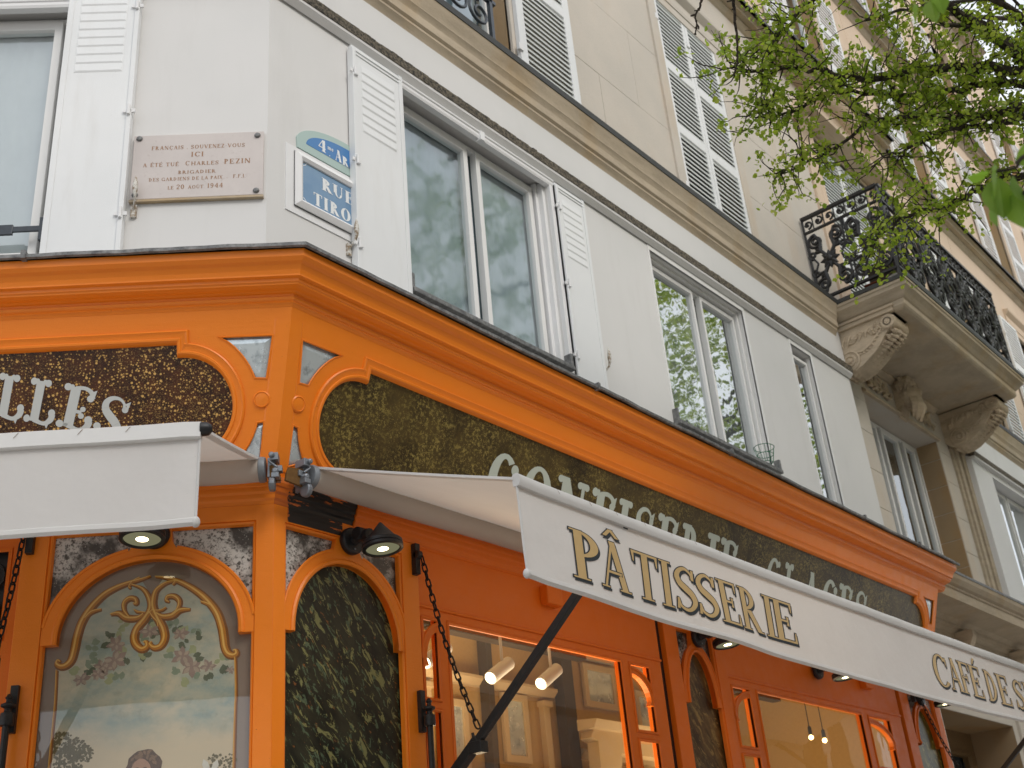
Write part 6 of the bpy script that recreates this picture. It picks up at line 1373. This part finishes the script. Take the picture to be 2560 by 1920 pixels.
mb = MB(); mb.plate('R', ap, WD, WD+.008); arp = mb.build('arched_plate', 'green_enamel', sg)
ap2 = [(.636+.285*math.cos(R(a)), z1+.085+.118*math.sin(R(a))) for a in range(180, -1, -6)]
mb = MB(); mb.plate('R', ap2, WD+.006, WD+.0092); mb.build('blue_arch', 'deep_blue_enamel', arp)
mb = MB(); fa = lambda x, z, d: W('R', x, z, WD+.0102+d)
sign_line(arp, '4', .430, 5.590, .076, .492, fa); sign_line(arp, 'me', .495, 5.625, .032, .540, fa); sign_line(arp, '.', .506, 5.585, .05, .520, fa); sign_line(arp, 'A', .548, 5.583, .074, .600, fa); sign_line(arp, 'RR', .600, 5.580, .058, .70, fa)

# ------------------------------------------------------------------ things on the balcony and sills
bz = 7.272
t = thing('flower_pot', W('R', 7.40, bz, .36), 'white round flower pot on the balcony floor behind the iron railing', 'flower pot')
mb = MB(); mb.lathe(W('R',7.40,bz,.36), (0,0,1), [(.001,.0),(.075,.0),(.10,.16),(.108,.165),(.108,.19),(.098,.19),(.09,.16),(.001,.15)], 22, caps=False); mb.build('pot', 'pot_white', t, smooth=True, angle=35)
mb = MB()
for i in range(14): a = random.uniform(0,6.28); mb.tube([W('R',7.40,bz+.15,.36), W('R',7.40+.05*math.cos(a),bz+.30,.36+.05*math.sin(a)), W('R',7.40+.12*math.cos(a),bz+.36+random.uniform(-.05,.08),.36+.12*math.sin(a))], [.006,.005,.002], 4)
mb.build('plant_stems', 'leaf_green', t)
t = thing('planter_box', W('R', 7.28, bz, .13), 'red brown terracotta planter beside the white pot on the balcony', 'planter')
mb = MB(); mb.box('R', 7.18, 7.30, bz, bz+.11, .10, .26); mb.box('R', 7.17, 7.31, bz+.11, bz+.13, .09, .27); mb.build('box', 'terracotta', t, bevel=.006)
t = thing('cupboard', W('R', 7.6, bz, .1), 'dark cupboard standing on the balcony behind the scroll railing', 'cupboard')
mb = MB(); mb.box('R', 7.55, 8.0, bz, bz+.12, .0, .40); mb.box('R', 7.57, 7.98, bz+.12, bz+.55, .02, .38); mb.build('cabinet', 'dark_wood', t, bevel=.006)
mb = MB(); mb.box('R', 7.58, 7.77, bz+.14, bz+.53, .381, .388); mb.box('R', 7.78, 7.97, bz+.14, bz+.53, .381, .388); mb.build('cabinet_door', 'dark_wood', t, bevel=.003)
t = thing('wire_basket', W('R', 4.90, 4.99, WD+.03), 'small green wire basket standing on the second window sill', 'basket')
mb = MB()
for i in range(10): a = 2*pi*i/10; mb.tube([W('R',4.90+.05*math.cos(a),4.99,WD+.04+.05*math.sin(a)), W('R',4.90+.09*math.cos(a),5.12,WD+.04+.075*math.sin(a))], .0022, 4)
mb.build('basket_wire', 'green_wire', t)
for k_, zz in enumerate((4.995, 5.06, 5.12)):
    r = (.05,.07,.09)[k_]; mb = MB(); mb.tube([W('R',4.90+r*math.cos(2*pi*i/24),zz,WD+.04+r*.84*math.sin(2*pi*i/24)) for i in range(25)], .003, 5, caps=False); mb.build('basket_hoop', 'green_wire', t)
mb = MB(); mb.box('R', .092, .112, 2.44, 2.462, SP-.034, SP-.028); mb.ball(W('R', .1, 2.45, SP-.03), .006, 5); tag(mb.build('led_marker', 'green_led'), 'tiny green light at the lower left edge of the dark marble panel', 'indicator light')

# ------------------------------------------------------------------ trees
random.seed(5)
BR = {
 'A':[(5.4,-3.3,4.4),(4.5,-2.9,5.2),(3.99,-2.63,5.73),(3.67,-2.63,6.04),(3.38,-2.61,6.28),(3.17,-2.52,6.37),(2.97,-2.44,6.43),(2.78,-2.39,6.49),(2.3,-2.2,6.62),(1.7,-2.1,6.45)],
 'A2':[(3.18,-2.56,6.37),(3.2,-2.57,6.5),(3.21,-2.55,6.75)],
 'A3':[(3.6,-2.7,6.05),(3.43,-2.65,6.22),(3.19,-2.52,6.34),(3.05,-2.46,6.35),(2.89,-2.36,6.36),(2.74,-2.33,6.37),(2.6,-2.19,6.35),(2.48,-2.06,6.29)],
 'B':[(5.4,-3.3,5.0),(4.5,-3.0,5.9),(3.75,-2.83,6.15),(3.45,-2.6,6.18),(3.19,-2.43,6.15),(3.02,-2.23,6.16),(2.89,-2.16,6.14),(2.79,-2.06,6.08),(2.65,-1.92,6.05),(2.45,-1.78,6.07),(2.27,-1.67,6.07),(2.1,-1.5,6.04),(2.03,-1.42,6.08)],
 'C':[(4.6,-3.0,5.7),(3.81,-2.78,6.04),(3.57,-2.56,6.17),(3.41,-2.38,6.19),(3.29,-2.27,6.15),(3.16,-2.14,6.12),(3.03,-2.04,6.09),(2.86,-1.89,6.1),(2.6,-1.75,6.04),(2.48,-1.58,5.95),(2.35,-1.46,5.89),(2.28,-1.38,5.93)],
 'D':[(5.4,-3.3,4.8),(4.6,-3.0,5.6),(3.83,-2.82,6.02),(3.58,-2.6,5.99),(3.46,-2.5,5.97),(3.34,-2.36,5.93),(3.21,-2.23,5.91),(3.07,-2.11,5.89),(2.93,-2.02,5.88),(2.78,-1.86,5.84),(2.67,-1.64,5.73),(2.56,-1.5,5.64),(2.43,-1.4,5.58)],
 'E':[(5.4,-3.3,4.6),(4.6,-2.95,5.5),(3.91,-2.75,5.89),(3.65,-2.6,5.89),(3.49,-2.47,5.92),(3.38,-2.35,5.87),(3.24,-2.24,5.86),(3.13,-2.14,5.81),(3.04,-2.07,5.75),(2.92,-1.93,5.68),(2.82,-1.84,5.61)],
 'G':[(5.4,-3.3,4.3),(4.6,-2.9,5.2),(4.0,-2.67,5.72),(3.68,-2.46,5.61),(3.54,-2.32,5.61),(3.36,-2.21,5.49),(3.25,-2.09,5.42),(3.14,-1.98,5.37),(3.02,-1.85,5.32),(2.91,-1.71,5.23),(2.92,-1.63,5.17)],
 'H':[(4.3,-3.0,5.9),(3.8,-2.94,6.43),(3.5,-2.76,6.48),(3.14,-2.69,6.6)],
 'I':[(4.2,-2.95,5.85),(3.45,-2.89,6.05),(3.21,-2.78,6.2),(2.86,-2.66,6.29),(2.6,-2.49,6.41),(2.39,-2.24,6.44),(2.23,-2.01,6.4),(2.14,-1.83,6.28),(2.15,-1.69,6.21),(2.14,-1.56,6.17)]}
RAD = {'A':(.075,.012),'A2':(.022,.006),'A3':(.026,.006),'B':(.05,.004),'C':(.034,.004),'D':(.045,.004),'E':(.04,.004),'G':(.04,.004),'H':(.03,.006),'I':(.03,.004)}
tree = thing('street_tree', (5.6, -3.35, 0), 'leafy young street tree with thin dark branches in front of the balcony', 'tree')
def smooth_path(P_, k_=4):
    P_ = [Vector(p) for p in P_]; o_ = []
    for i in range(len(P_)-1):
        a, b_, c, d = P_[max(i-1,0)], P_[i], P_[i+1], P_[min(i+2,len(P_)-1)]
        for j in range(k_): t_ = j/k_; o_.append(.5*((2*b_)+(c-a)*t_+(2*a-5*b_+4*c-d)*t_*t_+(3*b_-a-3*c+d)*t_**3))
    return o_+[P_[-1]]
mb = MB(); tp = smooth_path([(5.6,-3.35,0),(5.55,-3.3,1.5),(5.62,-3.35,3.0),(5.4,-3.3,4.6),(5.6,-3.3,6.2),(5.9,-3.2,8.2),(6.1,-3.1,10)]); mb.tube(tp, [.17*(1-i/len(tp))**.8+.02 for i in range(len(tp))], 12); mb.build('trunk', 'bark', tree, smooth=True)
leaves = MB(); twigs = MB()
def leaf(mb, p, s_, n=None):
    a = Vector((random.gauss(0,1), random.gauss(0,1), random.gauss(-.35,.8))).normalized(); b_ = a.orthogonal().normalized(); b_.rotate(Matrix.Rotation(random.uniform(0,6.28), 3, a)); c = a.cross(b_)
    fold = .25; l, w_ = s_, s_*.42
    vs = [p, p+a*l*.35+b_*w_+c*l*fold*.5, p+a*l*.75+b_*w_*.7+c*l*fold*.35, p+a*l, p+a*l*.75-b_*w_*.7+c*l*fold*.35, p+a*l*.35-b_*w_+c*l*fold*.5, p+a*l*.5]
    mb.add(vs, [(0,1,6),(1,2,6),(2,3,6),(3,4,6),(4,5,6),(5,0,6)])
def in_view(p):
    v = p-CAM; z = v.dot(fwd)
    if z < .3: return None
    return (1280+2919.85*v.dot(right)/z, 960+2919.85*v.dot(down)/z)
def spray(p, d, L_, n, s_=.042):
    pts_ = [p]; q = p.copy(); dv = d.normalized()
    for i in range(5):
        dv = (dv+Vector((random.gauss(0,.28), random.gauss(0,.28), random.gauss(-.02,.28)))).normalized(); q = q+dv*L_/5; pts_.append(q.copy())
    twigs.tube(pts_, [.0045,.004,.0035,.003,.002,.0012], 4, caps=False)
    for i in range(n):
        k_ = random.randint(1, 5); c = pts_[k_]+Vector((random.gauss(0,.018), random.gauss(0,.018), random.gauss(0,.018)))
        for _ in range(random.randint(2, 3)): leaf(leaves, c+Vector((random.gauss(0,.012), random.gauss(0,.012), random.gauss(0,.012))), s_*random.uniform(.6,1.15))
for k_, pts_ in BR.items():
    sp_ = smooth_path(pts_); r0, r1 = RAD[k_]; n = len(sp_); jit = [q+Vector((random.gauss(0,.006), random.gauss(0,.006), random.gauss(0,.008))) for q in sp_]
    mb = MB(); mb.tube(jit, [r0+(r1-r0)*(i/(n-1))**.7 for i in range(n)], 8); mb.build('branch', 'bark', tree, smooth=True)
    for i, q in enumerate(jit):
        if q.x > 3.9 or (q.x > 3.25 and i % 3 == 0): continue
        thin = 1 if q.x > 3.3 else 2
        dens = {'A2':1,'A':1,'H':1,'A3':2,'G':3,'I':3,'B':3,'C':3,'D':3}.get(k_, 2)
        for _ in range(dens):
            dirv = Vector((random.gauss(-.35,.6), random.gauss(.15,.6), random.gauss(.0,.6)))
            spray(q, dirv, random.uniform(.14, .40), random.randint(5, 10), .032)
# the rest of the crown, above and beyond the frame
for i in range(900):
    a = random.uniform(0, 6.28); b_ = random.uniform(-1, 1); r = random.uniform(.45, 1)**.6; rr = math.sqrt(1-b_*b_)
    p = Vector((6.7+3.0*r*rr*math.cos(a), -3.3+2.0*r*rr*math.sin(a), 7.9+2.5*r*b_)); xy = in_view(p)
    if xy and xy[0] < 2640 and xy[1] > -60: continue
    spray(p, Vector((random.gauss(0,1),random.gauss(0,1),random.gauss(0,.6))), .45, 9, .055)
mb = MB()
for i in range(16):
    a = random.uniform(0,6.28); z_ = random.uniform(4.6, 8.6); e_ = Vector((6.4+2.2*math.cos(a), -3.2+1.6*math.sin(a), z_+random.uniform(.6,1.8)))
    if e_.x < 4.9: continue
    mb.tube(smooth_path([(5.6,-3.3,z_), ((5.6+e_.x)/2, (-3.3+e_.y)/2, z_+.3), tuple(e_)]), .022, 6)
mb.build('crown_limbs', 'bark', tree, smooth=True)
twigs.build('twigs', 'bark', tree, kind='stuff'); leaves.build('foliage', 'leaf_green', tree, kind='stuff')
T1 = [(1.284,-1.807,6.107),(1.331,-1.696,6.019),(1.353,-1.633,5.971),(1.37,-1.594,5.938),(1.379,-1.565,5.916),(1.404,-1.553,5.886),(1.424,-1.522,5.851)]
T2 = [(1.274,-1.865,6.137),(1.378,-1.803,6.016),(1.444,-1.756,5.934),(1.478,-1.732,5.889),(1.511,-1.709,5.846),(1.549,-1.688,5.797),(1.585,-1.659,5.746),(1.612,-1.629,5.702),(1.631,-1.594,5.665)]
for P_, rr in ((T1, .0085), (T2, .0105)):
    sp_ = smooth_path([(1.5,-2.05,6.45)]+P_, 5); mb = MB(); jj = [q+Vector((random.gauss(0,.0018),random.gauss(0,.0018),random.gauss(0,.0018))) for q in sp_]
    mb.tube(jj, [rr*(1-.62*i/len(jj)) for i in range(len(jj))], 7)
    for i in range(len(jj)//3, len(jj)-1, 4): mb.tube([jj[i], jj[i]+Vector((random.uniform(-.016,.016), random.uniform(-.016,.016), random.uniform(-.01,.012)))], [.007,.0045], 5)
    mb.tube([jj[-2], jj[-1]], [.004,.008], 6); mb.build('bare_twig', 'bark', tree, smooth=True)
for P_, rr in (([(1.377,-1.572,5.92),(1.37,-1.554,5.92),(1.366,-1.545,5.92)],.006), ([(1.404,-1.553,5.886),(1.417,-1.554,5.873),(1.423,-1.549,5.864)],.005), ([(1.373,-1.589,5.932),(1.363,-1.572,5.935)],.005), ([(1.443,-1.755,5.934),(1.43,-1.725,5.935)],.007)):
    mb = MB(); mb.tube(P_, [rr]*(len(P_)-1)+[rr*.6], 6); mb.build('bare_twig', 'bark', tree, smooth=True)
# nearer tree whose large leaves hang into the right edge
t2 = thing('street_tree', (.7, -5.0, 0), 'tree close to the camera whose few large blurred leaves hang in at the right edge', 'tree')
mb = MB(); tp = smooth_path([(.7,-5.0,0),(.72,-4.98,1.8),(.66,-4.95,3.4),(.8,-5.0,5.2)]); mb.tube(tp, [.14*(1-i/len(tp)*.6) for i in range(len(tp))], 12); mb.build('trunk', 'bark', t2, smooth=True)
mb = MB(); kk = smooth_path([(.68,-4.96,3.0),(-.2,-4.2,3.0),(-.9,-3.5,2.82),(-1.16,-3.24,2.71),(-1.16,-3.20,2.70),(-1.17,-3.165,2.705)]); mb.tube(kk, [.03*(1-i/len(kk))**3.5+.0025 for i in range(len(kk))], 7); mb.tube(smooth_path([(-.9,-3.5,2.82),(-1.13,-3.25,2.69),(-1.14,-3.19,2.66)]), [.006,.005,.005,.004,.004,.003,.003,.003,.002], 6); mb.tube(smooth_path([(-.2,-4.2,3.0),(-.8,-3.4,3.18),(-1.1,-3.13,3.13)]), [.012,.01,.009,.008,.007,.006,.005,.004,.003], 6); mb.build('branch', 'bark', t2, smooth=True)
def big_leaf(p, a, s_, roll):
    a = Vector(a).normalized(); b_ = a.orthogonal().normalized(); b_.rotate(Matrix.Rotation(roll, 3, a)); c = a.cross(b_); p = Vector(p); mb = MB()
    ou_ = [(0,0),(.12,.26),(.35,.42),(.60,.38),(.82,.18),(1,0)]; vs = [p+a*x*s_+b_*y*s_*.95+c*y*s_*.28 for x, y in ou_]+[p+a*x*s_-b_*y*s_*.95+c*y*s_*.28 for x, y in ou_[1:-1]]+[p+a*x*s_-c*.02*s_ for x in (.35,.65)]
    mb.add(vs, [(0,1,2,10),(10,2,3,11),(11,3,4,5),(0,10,7,6),(10,11,8,7),(11,5,9,8)]); mb.build('leaf', 'leaf_big', t2, smooth=True)
for p, a, s_, ro in (((-1.165,-3.175,2.715),(-.1,.3,-1),.062,.4),((-1.155,-3.17,2.70),(.15,.2,-1),.070,1.6),((-1.15,-3.19,2.695),(.3,-.1,-.9),.060,.9),((-1.14,-3.185,2.675),(.2,.1,-1),.066,2.3),((-1.145,-3.155,2.675),(0,.2,-1),.052,.2),
    ((-1.15,-3.20,2.72),(.5,-.3,.4),.045,1.2),((-1.17,-3.16,2.705),(-.5,.5,-.1),.038,.6),((-1.11,-3.125,3.125),(-.2,.3,-1),.045,.5),((-1.10,-3.145,3.13),(.2,.1,-1),.045,1.4),((-1.1,-3.16,3.14),(.4,.1,-.6),.04,2)): big_leaf(p, a, s_, ro)

# ------------------------------------------------------------------ the street behind the camera, seen in the panes
ob = thing('apartment_building', (12, -17, 0), 'pale stone apartment building across the street, mirrored in the panes', 'building')
mb = MB(); wins = [(u, z) for u in [i*2.6-18 for i in range(24)] for z in (1.0, 4.4, 7.6, 10.6)]
mb.plate('R', [(-22,0),(46,0),(46,13.5),(-22,13.5)], 16.6-34, 17.0-34+0, []) if False else None
mb = MB(); vs = [Vector((-22,-17,0)),Vector((46,-17,0)),Vector((46,-17,13.5)),Vector((-22,-17,13.5)),Vector((-22,-23,0)),Vector((46,-23,0)),Vector((46,-23,13.5)),Vector((-22,-23,13.5))]
mb.add(vs, [(0,1,2,3),(4,5,6,7),(0,3,7,4),(1,5,6,2)]); mb.build('wall', 'opposite_stone', ob)
mb = MB(); vs = [Vector((-22,-17,13.5)),Vector((46,-17,13.5)),Vector((46,-19,15.5)),Vector((-22,-19,15.5)),Vector((-22,-23,13.5)),Vector((46,-23,13.5))]; mb.add(vs, [(0,1,2,3),(3,2,5,4)]); mb.build('roof', 'zinc', ob)
wm = MB(); wm.wbox((0,0,1.0), .6, .05, 1.0); wme = wm.mesh('window', 'dark_room', Vector((0,0,0)))
for u, z in wins: link('window', wme, Vector((u, -16.98, z)), ob)
for z in (3.7, 7.1, 10.2, 13.3): mb = MB(); mb.wbox((12,-16.9,z), 34, .2, .12); mb.build('string_course', 'opposite_stone', ob)
far = thing('street_tree', (11.6, -3.4, 0), 'street tree farther along the pavement, mirrored in the upper panes', 'tree')
mb = MB(); tp = smooth_path([(11.6,-3.4,0),(11.7,-3.35,3),(11.6,-3.4,6.5),(11.8,-3.5,11)]); mb.tube(tp, [.17*(1-i/len(tp))+.02 for i in range(len(tp))], 9); mb.build('trunk', 'bark', far, smooth=True)
for i in range(18):
    a = random.uniform(0,6.28); z_ = random.uniform(4.5, 9.5); mb = MB(); mb.tube(smooth_path([(11.6,-3.4,z_), (11.6+1.2*math.cos(a),-3.4+1.0*math.sin(a),z_+.9), (11.6+2.4*math.cos(a),-3.4+1.9*math.sin(a),z_+1.3)]), .03, 6); mb.build('branch', 'bark', far, smooth=True)
lv = MB()
for i in range(1000):
    a = random.uniform(0, 6.28); b_ = random.uniform(-1, 1); r = random.uniform(.25, 1)**.5; rr = math.sqrt(1-b_*b_)
    c = Vector((11.7+3.0*r*rr*math.cos(a), -3.4+2.1*r*rr*math.sin(a), 8.6+3.2*r*b_))
    for _ in range(16): leaf(lv, c+Vector((random.gauss(0,.14), random.gauss(0,.14), random.gauss(0,.11))), random.uniform(.045,.08))
lv.build('foliage', 'leaf_green', far, kind='stuff')
